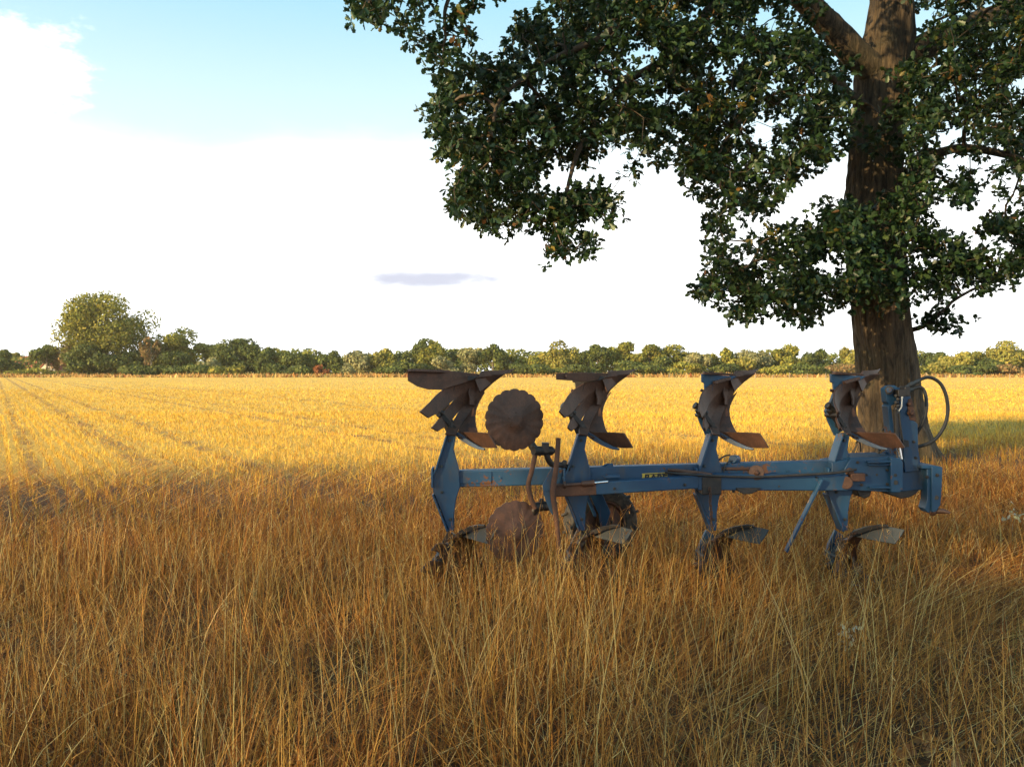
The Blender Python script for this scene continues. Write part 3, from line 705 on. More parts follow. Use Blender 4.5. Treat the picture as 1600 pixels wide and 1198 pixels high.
# ------------------------------------------------------------------ trees along the far side of the field
PALS = {
 'olive': [(0.165, 0.168, 0.030), (0.23, 0.222, 0.038), (0.31, 0.27, 0.048), (0.115, 0.124, 0.026)],
 'dark': [(0.068, 0.092, 0.024), (0.105, 0.128, 0.030), (0.155, 0.165, 0.038), (0.048, 0.064, 0.020)],
 'yellow': [(0.28, 0.245, 0.052), (0.35, 0.295, 0.068), (0.22, 0.205, 0.042), (0.155, 0.158, 0.034)],
 'pale': [(0.23, 0.225, 0.105), (0.30, 0.28, 0.13), (0.17, 0.175, 0.075), (0.36, 0.32, 0.15)],
 'brown': [(0.20, 0.125, 0.055), (0.27, 0.165, 0.07), (0.15, 0.105, 0.04), (0.13, 0.12, 0.04)],
 'red': [(0.32, 0.105, 0.04), (0.25, 0.085, 0.035), (0.38, 0.15, 0.055)],
}
def far_tree(name, px, top, hw, Y, kind, lab, cat='tree', low=0.10, flat=1.0, bark_='far_bark', sparse=1.0, lobes=None, group='trees beyond the field', lean=0.0):
    base = at(px, 588, Y); x0 = base.x
    H = CAM_H + (HOR - top) / FPX * Y; Rw = 1.28 * hw / FPX * Y if hw < 50 else 1.1 * hw / FPX * Y
    t = empty(name, (x0, Y, 0)); prop(t, lab, cat, group)
    z0 = low * H; zc = (z0 + H) / 2; rz = (H - z0) / 2
    area = Rw * rz; nl = int(np.clip(area * 0.42, 8, 30)) if lobes is None else lobes
    L = rng.normal(size=(nl, 3)); L /= np.linalg.norm(L, axis=1)[:, None]
    L *= rng.uniform(0.35, 0.74, (nl, 1)); L[:, 1] *= 0.9
    lr = rng.uniform(0.30, 0.47, nl) * (1 - 0.25 * np.abs(L[:, 2])); 
    cnt = int(np.clip(area * 230 * sparse, 900, 20000)); li = rng.integers(0, nl, cnt)
    d = rng.normal(size=(cnt, 3)); d /= np.linalg.norm(d, axis=1)[:, None]
    rr_ = (rng.uniform(0.35, 1.0, cnt) ** 0.45 * lr[li])[:, None]
    p = (L[li] + d * rr_) * np.array([Rw, Rw * 0.9, rz * flat]) + np.array([0, 0, zc])
    fx_ = Rw / np.percentile(np.abs(p[:, 0]), 98.5); fz_ = rz / np.percentile(np.abs(p[:, 2] - zc), 98.5)
    p[:, 0] *= fx_; p[:, 1] *= fx_; p[:, 2] = zc + (p[:, 2] - zc) * fz_
    p = p + rng.normal(0, 0.16, p.shape); p[:, 0] += lean * p[:, 2]
    lump = vnoise(p[:, 0] * 0.9 + px, p[:, 2] * 0.9 + p[:, 1] * 0.6, 81)
    k = (p[:, 2] > 0.15) & (lump > 0.20); p, d, li_ = p[k], d[k], li[k]; n = len(p)
    sz = rng.uniform(0.26, 0.58, n) * (1.0 if Rw > 2.2 else 0.75)
    nr = d + rng.normal(0, 0.55, (n, 3)); nr /= np.linalg.norm(nr, axis=1)[:, None]
    a = np.cross(nr, rng.normal(size=(n, 3))); a /= np.linalg.norm(a, axis=1)[:, None] + 1e-9; b = np.cross(nr, a)
    a = a * sz[:, None]; b = b * sz[:, None] * 0.62
    V = np.stack([p - a, p - b * 0.9 + a * 0.1, p + a, p + b], 1).reshape(-1, 3)
    tone = rng.uniform(0.82, 1.2, nl)[li_]
    c_ = pal(n, PALS[kind], [3, 3, 2, 2][:len(PALS[kind])]) * tone[:, None]
    mesh_np('crown', V, [np.arange(n * 4).reshape(-1, 4)], np.repeat(c_, 4, 0), mat=M['far_leaf'], parent=t)
    mb = MB(); r0 = max(0.10, 0.026 * H)
    mb.tube([(0, 0, -0.2), (0.1, 0, H * 0.3), (lean * H * .6, 0, H * 0.62), (lean * H * .9, 0, H * 0.86)], [r0 * 1.25, r0, r0 * .6, r0 * .2], 8, 8)
    for q in range(5):
        s = L[q % nl] * np.array([Rw, Rw, rz]) + np.array([lean * zc, 0, zc]); zb = H * rng.uniform(0.22, 0.5)
        mb.tube([(lean * zb * .6, 0, zb), tuple(s * 0.5 + np.array([0, 0, zb * .52])), tuple(s)], [r0 * .5, r0 * .35, r0 * .12], 6, 6)
    mb.build('trunk', M[bark_], t)
    return t
FT = [
 # px, top, half width, depth, kind, label, extras
 ('broadleaf_tree', -45, 540, 24, 262, 'dark', 'dark tree just outside the left edge of the photo, nearest to it', {}),
 ('broadleaf_tree', 2, 549, 24, 250, 'dark', 'dark low tree at the very left end of the far treeline', {'low': .02}),
 ('broadleaf_tree', 20, 551, 9, 300, 'yellow', 'small yellowish tree showing above the red roof, leftmost beside the house', {'low': .15}),
 ('broadleaf_tree', 73, 541, 17, 252, 'dark', 'dark rounded tree hiding most of the red roofed house', {'low': .2}),
 ('birch_tree', 98, 533, 17, 258, 'brown', 'thin reddish birch between the red roofed house and the tallest tree', {'sparse': .35, 'bark_': 'pale_bark'}),
 ('birch_tree', 114, 541, 13, 246, 'brown', 'half bare pale birch just left of the tallest tree', {'sparse': .35, 'bark_': 'pale_bark', 'lean': -.04}),
 ('tall_tree', 165, 463, 62, 250, 'olive', 'tallest tree of the far treeline, broad rounded crown on a pale trunk', {'low': .22, 'lobes': 44, 'sparse': 2.2, 'bark_': 'pale_bark'}),
 ('bush', 143, 535, 32, 245, 'dark', 'big dark thicket under the left side of the tallest tree', {'low': 0.0, 'cat': 'bush'}),
 ('bush', 205, 548, 26, 247, 'dark', 'low dark thicket under the right side of the tallest tree', {'low': 0.0, 'cat': 'bush'}),
 ('birch_tree', 236, 527, 12, 246, 'brown', 'slim reddish brown birch with a white trunk right of the tallest tree', {'sparse': .5, 'bark_': 'pale_bark', 'low': .25}),
 ('broadleaf_tree', 267, 518, 30, 256, 'olive', 'second tallest tree on the left, olive green beside the reddish birch', {}),
 ('broadleaf_tree', 279, 550, 18, 246, 'dark', 'grey green little tree in front of the second tallest one on the left', {'low': .12}),
 ('broadleaf_tree', 320, 539, 26, 262, 'yellow', 'yellow green tree rising behind the round silvery willow', {}),
 ('willow', 327, 557, 15, 243, 'pale', 'small round silvery willow standing in front of the yellow green tree', {'low': .02}),
 ('broadleaf_tree', 376, 531, 32, 252, 'dark', 'dark green full tree right of the round silvery willow', {'low': .02}),
 ('broadleaf_tree', 412, 544, 18, 250, 'dark', 'dark tree tucked to the right of the full dark green one', {'low': .02}),
 ('broadleaf_tree', 435, 546, 17, 256, 'olive', 'olive tree at the start of the long even stretch of treeline', {'low': .05}),
 ('broadleaf_tree', 460, 551, 17, 250, 'dark', 'blunt dark tree left of the small red bush', {'low': .02}),
 ('broadleaf_tree', 486, 552, 16, 254, 'olive', 'olive tree straight behind the small red bush', {'low': .02}),
 ('red_bush', 501, 570, 8.5, 232, 'red', 'small rusty red bush standing alone before the treeline', {'low': .08, 'cat': 'bush'}),
 ('broadleaf_tree', 515, 552, 17, 250, 'dark', 'dark tree right of the small red bush', {'low': .02}),
 ('broadleaf_tree', 541, 550, 13, 258, 'yellow', 'narrow yellowish tree between a dark tree and a pale willow', {'low': .02}),
 ('bush', 545, 569, 9, 240, 'pale', 'pale bush at the foot of the narrow yellowish tree', {'low': .0, 'cat': 'bush'}),
 ('willow', 568, 549, 20, 248, 'pale', 'pale willow, the first one right of the small red bush', {'low': .02}),
 ('willow', 597, 547, 18, 252, 'yellow', 'yellow olive willow touching the first pale willow', {'low': .02}),
 ('broadleaf_tree', 622, 550, 15, 250, 'olive', 'olive tree just left of the tall dark tree above the rear plough body', {'low': .02}),
 ('broadleaf_tree', 652, 533, 28, 256, 'dark', 'tall dark tree above the rear plough body', {'low': .05}),
 ('broadleaf_tree', 681, 538, 20, 252, 'olive', 'olive shoulder tree right beside the tall dark one above the rear plough body', {'low': .02}),
 ('willow', 690, 556, 18, 244, 'pale', 'pale low willow seen above the rear plough body', {'low': .0}),
 ('broadleaf_tree', 717, 542, 14, 254, 'dark', 'narrow dark peaked tree above the tip of the rear plough body', {'low': .02}),
 ('willow', 743, 545, 19, 250, 'pale', 'light willow between two dark trees, above the tip of the rear plough body', {'low': .02}),
 ('broadleaf_tree', 770, 541, 19, 248, 'dark', 'dark bushy tree above the scalloped upper disc, left of it', {'low': .02}),
 ('broadleaf_tree', 797, 549, 15, 254, 'olive', 'olive tree right above the scalloped upper disc', {'low': .02}),
 ('broadleaf_tree', 823, 554, 15, 250, 'olive', 'low olive tree right of the scalloped upper disc', {'low': .02}),
 ('willow', 845, 553, 15, 256, 'yellow', 'yellowish willow left of the golden domed tree', {'low': .02}),
 ('broadleaf_tree', 874, 537, 22, 250, 'yellow', 'golden domed tree, the brightest above the second plough body', {'low': .02}),
 ('broadleaf_tree', 906, 550, 14, 254, 'olive', 'olive tree filling the dip right of the golden domed tree', {'low': .02}),
 ('broadleaf_tree', 933, 541, 20, 246, 'dark', 'deep green tree above the second plough body', {'low': .02}),
 ('broadleaf_tree', 974, 537, 22, 252, 'olive', 'airy green tree over the tip of the second plough body', {'low': .08, 'sparse': .8}),
 ('broadleaf_tree', 1014, 540, 21, 250, 'olive', 'airy green tree right of the tip of the second plough body', {'low': .08, 'sparse': .8}),
 ('broadleaf_tree', 1040, 560, 15, 243, 'dark', 'dark low bushy tree in front of two airy green ones', {'low': .0}),
 ('broadleaf_tree', 1055, 540, 24, 254, 'olive', 'airy green tree with sky gaps, left of the creamy willow', {'low': .15, 'sparse': .6}),
 ('willow', 1094, 553, 17, 246, 'pale', 'creamy willow just left above the third plough body', {'low': .02}),
 ('broadleaf_tree', 1130, 548, 19, 250, 'olive', 'rounded olive tree above the third plough body', {'low': .02}),
 ('willow', 1180, 548, 22, 250, 'pale', 'creamy willow over the tip of the third plough body', {'low': .02}),
 ('willow', 1160, 560, 14, 243, 'yellow', 'low yellow willow in front of the third plough body tip', {'low': .0}),
 ('broadleaf_tree', 1207, 566, 12, 256, 'olive', 'low olive tree in the dip between a creamy willow and two round trees', {'low': .0}),
 ('broadleaf_tree', 1231, 541, 17, 252, 'olive', 'taller of the two round trees left of the fourth plough body', {'low': .05}),
 ('broadleaf_tree', 1271, 547, 21, 248, 'dark', 'broader and darker of the two round trees left of the fourth plough body', {'low': .02}),
 ('broadleaf_tree', 1303, 566, 12, 255, 'brown', 'low brownish tree just left of the oak trunk', {'low': .0}),
 ('broadleaf_tree', 1330, 546, 17, 250, 'yellow', 'yellow green tree half hidden by the left side of the oak trunk', {'low': .03}),
 ('broadleaf_tree', 1440, 555, 18, 256, 'dark', 'dark tree coming out from behind the right side of the oak trunk', {'low': .02}),
 ('broadleaf_tree', 1468, 551, 17, 262, 'dark', 'flat topped dark tree, second right of the oak trunk', {'low': .02}),
 ('willow', 1462, 566, 17, 244, 'yellow', 'low yellow bushy willow at the foot of the flat topped dark tree', {'low': .0}),
 ('willow', 1496, 547, 20, 248, 'yellow', 'sunlit yellow olive willow right of the hydraulic hoses', {'low': .02}),
 ('broadleaf_tree', 1528, 552, 16, 252, 'olive', 'olive tree between the sunlit willow and the tall yellow green tree', {'low': .02}),
 ('broadleaf_tree', 1572, 536, 26, 250, 'yellow', 'tall yellow green tree near the right end of the far treeline', {'low': .02}),
 ('broadleaf_tree', 1550, 562, 14, 243, 'dark', 'dark low tree at the left foot of the tall yellow green tree', {'low': .0}),
 ('broadleaf_tree', 1604, 541, 20, 254, 'olive', 'olive tree cut off by the right edge of the photo', {'low': .02}),
 ('broadleaf_tree', 1650, 545, 28, 252, 'yellow', 'yellow tree just outside the right edge of the photo', {'low': .02}),
]
for nm, px, top, hw, Y, kind, lab, kw in FT:
    far_tree(nm, px, top, hw, Y, kind, lab, **kw)
# undergrowth closing the gaps between the stems
for i, (px, top, hw, kind, lab) in enumerate(((62, 580, 24, 'olive', 'low hedge in front of the red roofed house'), (224, 575, 20, 'dark', 'low dark scrub under the slim reddish birch'), (300, 574, 24, 'dark', 'dark scrub left of the round silvery willow'),
        (355, 572, 18, 'olive', 'olive scrub right of the round silvery willow'), (445, 570, 24, 'dark', 'dark scrub between two dark trees left of the small red bush'), (640, 571, 30, 'dark', 'dark scrub under the tall dark tree above the rear plough body'),
        (830, 571, 22, 'dark', 'dark scrub at the foot of the trees right of the upper disc'), (900, 572, 24, 'dark', 'dark scrub under the golden domed tree'), (990, 569, 26, 'dark', 'dark scrub beneath the airy green trees'),
        (1075, 570, 22, 'olive', 'olive scrub at the foot of the creamy willow'), (1140, 572, 18, 'dark', 'dark scrub beneath the rounded olive tree'), (1205, 575, 20, 'olive', 'olive scrub in the dip left of the two round trees'), (1250, 572, 24, 'dark', 'dark scrub beneath the two round trees'),
        (1310, 573, 20, 'brown', 'brown scrub left of the oak trunk'), (1400, 566, 34, 'olive', 'scrub hidden behind the oak trunk'), (1515, 572, 22, 'dark', 'dark scrub at the foot of the sunlit willow'), (1590, 574, 22, 'brown', 'reddish scrub at the foot of the tall yellow green tree'))):
    far_tree('bush', px, top - 3, hw * 1.25, 239 + (i % 3) * 0.8, kind, lab, cat='bush', low=0.0, group='scrub at the foot of the far trees')

# the wood farther back, seen only through the gaps
x = rng.uniform(-215, 215, 30000); hw_ = 5.2 + 3.4 * vnoise(x * 0.11, x * 0, 91) + 1.5 * vnoise(x * 0.5, x * 0, 92)
hole = np.exp(-((x + 192) / 14) ** 2); z = rng.random(30000) ** 0.8 * hw_ * (1 - .75 * hole); y = 292 + rng.normal(0, 3, 30000)
p = np.stack([x, y, z + .1], -1); n = len(p); nr = rng.normal(0, .6, (n, 3)) + np.array([-.3, -.8, .4]); nr /= np.linalg.norm(nr, axis=1)[:, None]
a = np.cross(nr, rng.normal(size=(n, 3))); a /= np.linalg.norm(a, axis=1)[:, None]; b = np.cross(nr, a); s_ = rng.uniform(.35, .75, n)[:, None]
V = np.stack([p - a * s_, p - b * s_ * .6, p + a * s_, p + b * s_ * .65], 1).reshape(-1, 3)
o = mesh_np('distant_wood', V, [np.arange(n * 4).reshape(-1, 4)], np.repeat(pal(n, PALS['olive'] + PALS['dark'], [2, 2, 1, 2, 3, 3, 2, 2]) * (0.7 + .6 * vnoise(x * .15, z * .3, 93))[:, None], 4, 0), mat=M['far_leaf'])
prop(o, 'far off wood closing the gaps behind the treeline', 'wood', kind='stuff')

# ------------------------------------------------------------------ houses half hidden at the left
m = Mat('red_roof_tiles'); bt = m.n('ShaderNodeTexBrick'); bt.inputs['Scale'].default_value = 3.0
m.l(m.coord('Object'), bt.inputs['Vector'])
bt.inputs['Color1'].default_value = (0.38, 0.085, 0.045, 1); bt.inputs['Color2'].default_value = (0.30, 0.07, 0.04, 1); bt.inputs['Mortar'].default_value = (0.20, 0.05, 0.03, 1)
m.set(Base_Color=bt.outputs['Color'], Roughness=0.8); M['roof'] = m.m
m = Mat('brick_wall'); bt = m.n('ShaderNodeTexBrick'); bt.inputs['Scale'].default_value = 5.0
m.l(m.coord('Object'), bt.inputs['Vector'])
bt.inputs['Color1'].default_value = (0.36, 0.16, 0.10, 1); bt.inputs['Color2'].default_value = (0.44, 0.22, 0.14, 1); bt.inputs['Mortar'].default_value = (0.45, 0.38, 0.30, 1)
m.set(Base_Color=bt.outputs['Color'], Roughness=0.85); M['brick'] = m.m
m = Mat('window_glass'); m.set(Base_Color=(0.02, 0.025, 0.03), Roughness=0.08); M['glass'] = m.m
m = Mat('white_frame'); m.set(Base_Color=m.mix(m.noise(8), (0.62, 0.60, 0.55), (0.74, 0.72, 0.68)), Roughness=0.6); M['white'] = m.m
m = Mat('brown_door'); m.set(Base_Color=m.mix(m.noise(8, 4, .6, (1, 1, .1)), (0.07, 0.04, 0.02), (0.14, 0.08, 0.04)), Roughness=0.6); M['door'] = m.m
def house(px, Y, w, dpt, wall_h, roof_h, rot, lab):
    b = at(px, 588, Y); t = empty('brick_house', (b.x, Y, 0)); t.rotation_euler = (0, 0, rot)
    prop(t, lab, 'house', 'houses behind the far trees')
    a, c_ = w / 2, dpt / 2
    wl_ = MB().prism([(-a, -c_, 0), (a, -c_, 0), (a, -c_, wall_h), (0, -c_, wall_h + roof_h - .25), (-a, -c_, wall_h)], (0, dpt, 0)).build('wall', M['brick'], t)
    e, s = 0.5, 0.35; sl_ = roof_h / a
    r = MB()
    for sg in (-1, 1):
        r.prism([(sg * (a + e), -c_ - s, wall_h - e * sl_), (0, -c_ - s, wall_h + roof_h), (0, -c_ - s, wall_h + roof_h + .22), (sg * (a + e), -c_ - s, wall_h - e * sl_ + .22)], (0, dpt + 2 * s, 0))
    rf = r.build('roof', M['roof'], t)
    MB().box((a * .4, 0, wall_h + roof_h * .9), (.7, .7, 1.8)).build('chimney', M['brick'], rf)
    for x in (-a * .5, a * .5):
        for z in (1.5, wall_h + .2) if roof_h > 3 else (1.5,):
            if z > 2 and abs(x) > a * .45: x = math.copysign(a * .3, x)
            f = MB().box((x, -c_ - .03, z), (1.3, .10, 1.35)).build('window', M['white'], t)
            MB().box((x - .31, -c_ - .09, z), (.52, .03, 1.15)).box((x + .31, -c_ - .09, z), (.52, .03, 1.15)).build('pane', M['glass'], f)
    MB().box((0, -c_ - .04, 1.05), (1.0, .10, 2.1)).build('door', M['door'], t)
house(43, 318, 9, 16, 3.0, 4.2, R(70), 'house with a red tiled roof glowing between the dark trees on the left')
house(88, 285, 6.0, 8, 2.6, 2.6, R(-12), 'small brick gable house beside the thin reddish birch')

# ------------------------------------------------------------------ pasture fence in front of the far trees at the right
m = Mat('weathered_post'); m.set(Base_Color=m.mix(m.noise(9, 4, .6, (1, 1, .2)), (0.16, 0.12, 0.085), (0.36, 0.30, 0.23)), Roughness=0.9); M['post'] = m.m
fx0 = at(1045, 588, 176).x; fx1 = at(1680, 588, 150).x; NP = 22
t = empty('wire_fence', (fx0, 176, 0)); prop(t, 'low pasture fence of thin weathered posts and wire crossing the field at the right', 'fence')
pp = []
for i in range(NP):
    f = i / (NP - 1); p = Vector(((fx1 - fx0) * f + random.uniform(-.4, .4), -26 * f + random.uniform(-.3, .3), 0)); pp.append(p)
    h_ = random.uniform(1.0, 1.35); ln = random.uniform(-.05, .05)
    MB().tube([p + Vector((0, 0, -.2)), p + Vector((ln, 0, h_))], .065, 7).build('post', M['post'], t)
for z in (0.55, 0.95):
    MB().tube([p + Vector((0, -.05, z)) for p in pp], 0.006, 5).build('wire', M['dark_steel'], t)
# ------------------------------------------------------------------ the four furrow reversible plough
PD = 6.0                                         # distance of its main beam from the camera
ROOT = Vector((at(1000, 755, PD).x, PD, 0.0))
plough = empty('plough', ROOT)
prop(plough, 'blue four furrow reversible plough with rusty mouldboards parked in the dry grass', 'plough')
def P(px, py, dy=0.0): return at(px, py, PD + dy)
def flat(pts, dy): return [P(x, y, dy) for x, y in pts]
ZC = P(0, 755).z
def part(mb, name, mat, parent=plough, bevel=0.003, angle=35): return mb.build(name, M[mat], parent, ROOT, bevel, angle)
Y_ = Vector((0, 1, 0))

# --- main beam, slide bar, pipes
b = MB().bar(P(690, 747.5), P(1325, 730.5), 0.11, 0.118)
part(b, 'main_beam', 'paint', bevel=0.008)
b = MB()
for x, y in ((762, 746), (782, 746), (1230, 735), (925, 742)): part(MB().hexbolt(P(x, y, -0.048), (0, -1, 0), 0.007, 0.016), 'bolt', 'paint', bevel=.001)
b.box(P(742, 746, -.058), (0.24, 0.008, 0.085))
part(b, 'joint_plate', 'paint')
for x, y, d, r in ((1200, 745, -.2, .008), (1216, 759, -.2, .007), (1275, 745, -.2, .008), (1070, 757, -.22, .008), (960, 763, -.22, .007), (1340, 722, -.16, .008), (1386, 734, -.16, .008), (1386, 756, -.16, .008), (1346, 757, -.16, .008), (1427, 690, -.065, .009), (1430, 715, -.065, .009), (1448, 745, -.12, .009), (1464, 742, -.14, .009)):
    part(MB().hexbolt(P(x, y, d + .012), (0, -1, 0), r, .018), 'bolt', 'dark_steel', bevel=.001)
b = MB().bar(P(930, 762, -.17), P(1090, 752, -.17), 0.08, 0.088).bar(P(1088, 752, -.17), P(1322, 753, -.15), 0.085, 0.112)
part(b, 'slide_bar', 'paint', bevel=0.007)
b = MB().bar(P(864, 766, -.17), P(932, 762.5, -.17), 0.074, 0.084)
part(b, 'slide_bar_end', 'rust_bright', bevel=0.006)
b = MB().cyl(P(882, 758, -.21), P(912, 755.5, -.21), .011).cyl(P(909, 756, -.21), P(929, 754, -.21), .021).cyl(P(880, 757, -.21), P(884, 757, -.21), .025)
part(b, 'rod_sleeve', 'rust')
part(MB().cyl(P(926, 754.4, -.21), P(950, 752, -.21), .0085), 'slide_rod', 'chrome', bevel=0)
part(MB().cyl(P(948, 745, -.15), P(968, 744.5, -.15), .016).hexbolt(P(948, 745, -.15), (-1, 0, 0), .014, .02), 'adjuster', 'paint')
part(MB().tube([P(1040, 738, -.08), P(1075, 741, -.23), P(1110, 743, -.235), P(1180, 745, -.235), P(1245, 742, -.235), P(1300, 739, -.235), P(1338, 733, -.23)], .009, 10, 40), 'pipe', 'dark_steel', bevel=0)
part(MB().tube([P(1044, 734, -.06), P(1060, 735, -.10), P(1095, 739, -.16), P(1112, 742, -.22)], .013, 10, 20).tube([P(1048, 739, -.06), P(1068, 739, -.12), P(1095, 743, -.22)], .010, 10, 16), 'flat_hose', 'rust', bevel=0)
b = MB().cyl(P(953, 731, -.04), P(953, 731, .06), .028, 20).tube([P(925, 733, -.03), P(940, 730, -.02), P(948, 726, 0), P(958, 726, 0)], .010, 8, 14).box(P(922, 735, 0), (.03, .12, .03))
part(b, 'beam_bracket', 'paint')
b = MB().cyl(P(1145, 717, -.04), P(1151, 717, .06), .030, 20).box(P(1146, 724, .01), (.06, .08, .04)); part(b, 'turnover_bearing', 'paint', bevel=.004)
part(MB().box(P(1145, 731, -.02), (.215, .09, .022)).box(P(1128, 727, -.02), (.05, .06, .02)), 'bearing_plate', 'rust', bevel=.004)
part(MB().tube([P(1118, 727, -.05), P(1124, 718, -.06), P(1133, 712, -.04), P(1140, 711, -.02)], .006, 8, 16).tube([P(1131, 737, -.08), P(1133, 727, -.07), P(1141, 720, -.05), P(1150, 722, -.02), P(1160, 727, 0)], .005, 8, 18), 'hose', 'hose', bevel=0)
part(MB().cyl(P(1182, 738, -.205), P(1182, 738, -.19), .052, 28).hexbolt(P(1182, 738, -.205), (0, -1, 0), .014, .02), 'pivot_cap', 'rust', bevel=.003)
part(MB().prism(flat([(1150, 762), (1190, 762), (1180, 769), (1172, 772), (1162, 772), (1154, 768)], -.22), (0, .14, 0)).hexbolt(P(1146, 765, -.2), (0, 0, -1), .01, .02), 'pivot_lug', 'dark_steel', bevel=.004)
# maker's sticker on the beam
sg = 1.0
stk = part(MB().prism(flat([(1003, 739.6), (1043, 737.6), (1043, 757), (1003, 757)], -.0575), (0, .002, 0)), 'sticker', 'yellow', bevel=0)
def lettering(txt, h, loc, parent, mat, slant=0.12, name='lettering'):
    cu = bpy.data.curves.new(name, 'FONT'); cu.body = txt; cu.size = h * 1.38; cu.shear = slant; cu.extrude = 0.0006; cu.offset = h * 0.045; cu.space_character = 1.02
    tmp = bpy.data.objects.new(name, cu); COL.objects.link(tmp)
    me = bpy.data.meshes.new_from_object(tmp.evaluated_get(bpy.context.evaluated_depsgraph_get())); bpy.data.objects.remove(tmp); bpy.data.curves.remove(cu)
    me.name = name; me.materials.append(mat); o = bpy.data.objects.new(name, me); COL.objects.link(o)
    o.parent = parent; o.location = loc; o.rotation_euler = (R(90), 0, 0); return o
lettering('RABE', 0.050, P(1006, 751.3, -.059) - ROOT, stk, M['black'])
part(MB().prism(flat([(1008, 741.2), (1012, 740.4), (1040, 739.0), (1041, 740.2), (1012, 741.8)], -.0585), (0, .001, 0)), 'emblem_stroke', 'black', stk, bevel=0)

# --- plough bodies
K = .86
def strip(mb, outer, inner, s0, s1, n=18, m_=5, th=.012):
    """one slat of the mouldboard between two outlines; s0..s1 is its share of the width of one smoothly wound surface"""
    A = catmull([Vector((x, y, 0)) for x, y in outer], n); B = catmull([Vector((x, y, 0)) for x, y in inner], n); rows = []
    for i in range(n):
        t = i / (n - 1); r = []
        for j in range(m_):
            w = j / (m_ - 1); s = s0 + (s1 - s0) * w; q = A[i] * (1 - w) + B[i] * w
            d = (.12 + .06 * s) * (1 - t ** 1.3) + (-.50 + .46 * s) * t ** 1.3
            r.append(P(q[0], q[1], K * d + .035 * math.sin(math.pi * t) + .03 * math.sin(math.pi * s)))
        rows.append(r)
    mb.sheet(rows, th)
def slats():
    mb = MB()
    strip(mb, [(744, 588), (716, 597), (690, 611), (672, 628), (657, 643)], [(747, 604), (723, 615), (704, 629), (689, 642), (670, 653)], 0, .25)
    strip(mb, [(746, 602), (720, 616), (701, 636), (686, 655), (675, 668)], [(744, 619), (724, 635), (711, 650), (699, 664), (684, 674)], .27, .49)
    strip(mb, [(744, 616), (722, 636), (710, 654), (701, 667), (696, 677)], [(748, 626), (735, 643), (726, 656), (718, 668), (712, 680)], .50, .70)
    strip(mb, [(750, 618), (732, 644), (723, 660), (716, 672), (716, 683)], [(757, 612), (746.5, 632), (743, 648), (744.5, 666), (750, 684)], .72, 1)
    # breast where the slats meet under the share
    rows = []
    for a, c_, d0 in (((744, 587), (790, 584), .13), ((735, 600), (772, 597), .12), ((732, 612), (758, 610), .11), ((735, 624), (750, 624), .10), ((734, 632), (747, 634), .09)):
        rows.append([P(a[0] + (c_[0] - a[0]) * s, a[1] + (c_[1] - a[1]) * s, K * (d0 + .012 + .12 * s)) for s in (0, .25, .5, .75, 1)])
    mb.sheet(rows, .012); return mb
def share():
    return MB().sheet([[P(744, 590, .10), P(760, 588, .16), P(778, 586, .24), P(792, 583, .32), P(804, 577.3, .40)],
                       [P(752, 579.5, .13), P(765, 579, .18), P(780, 578.4, .25), P(793, 577.6, .33), P(803.5, 576.6, .40)]], .014).sheet(
                      [[P(742, 592, .095), P(756, 590.5, .15), P(770, 588.5, .22), P(782, 586, .29), P(793, 583, .33)],
                       [P(750, 612, .10), P(757, 607, .14), P(766, 600.5, .20), P(777, 592, .27), P(790, 584, .33)]], .010)
def frog(i):
    mb = MB().prism(flat([(693, 584), (748, 588), (738, 594), (712, 598), (709, 612), (702, 631), (705, 650), (713, 672), (700, 681), (690, 660), (684, 642), (692, 628), (698, 612), (697, 598), (693, 597)], .02), (0, .035, 0))
    return mb
def clamp():
    mb = MB().bar(P(709, 670, -.02), P(679, 639, -.10), .05, .034)
    mb.cyl(P(672, 633, -.13), P(693, 646, -.10), .017, 14).cyl(P(671, 632.5, -.13), P(675, 635, -.125), .025, 14)
    mb.cyl(P(685, 648, -.15), P(685, 648, .02), .016, 12).cyl(P(704, 664, -.06), P(704, 664, .05), .022, 14)
    return mb
def skim():
    return MB().sheet([[P(714, 673, -.02), P(722, 675, -.05), P(734, 675.5, -.12), P(749, 676, -.20), P(762, 677, -.27)], [P(718, 680, -.03), P(730, 684, -.07), P(742, 687, -.14), P(757, 688, -.21), P(769, 688, -.28)],
                       [P(722, 684, -.03), P(736, 693, -.08), P(748, 698, -.14), P(762, 700, -.21), P(776, 700, -.28)]], .011)
def skim_rim():
    return MB().sheet([[P(708, 672, -.06), P(720, 679, -.09), P(734, 689, -.14), P(748, 697, -.19), P(757, 700, -.22)], [P(709, 678, -.06), P(719, 687, -.09), P(733, 696, -.14), P(746, 701.5, -.19), P(756, 703, -.22)]], .016)
def landside(kind):
    if kind == 0:
        return MB().prism([P(636, 577, -.34), P(645, 576, -.31), P(700, 579, -.10), P(746, 584, .08), P(744, 592, .08), P(716, 601, -.04), P(690, 609, -.14), P(668, 608.5, -.22), P(652, 604, -.29), P(637, 595, -.34)], (0.01, .03, 0)).bar(P(640, 578.5, -.36), P(700, 580, -.13), .05, .018)
    if kind == 1:
        return MB().prism([P(654, 583, -.34), P(700, 581.5, -.14), P(752, 583, .08), P(735, 593, .03), P(710, 596, -.08), P(654, 593, -.34)], (0.01, .035, 0)).hexbolt(P(672, 588, -.265), (0, -1, 0), .010, .014)
    return MB().prism([P(692, 580.5, -.05), P(745, 583.5, .05), P(752, 587, .07), P(692, 585, -.05)], (0, .05, 0)).bar(P(709, 598, -.02), P(746, 588.5, .05), .03, .022)
def leg():
    mb = MB().prism(flat([(699, 677), (713, 674), (708.5, 702), (717, 733), (719, 760), (713, 778), (709.5, 800), (709, 829), (701, 829), (690, 800), (677, 770), (674, 745), (681, 733)], -.085), (0, .05, 0))
    return mb
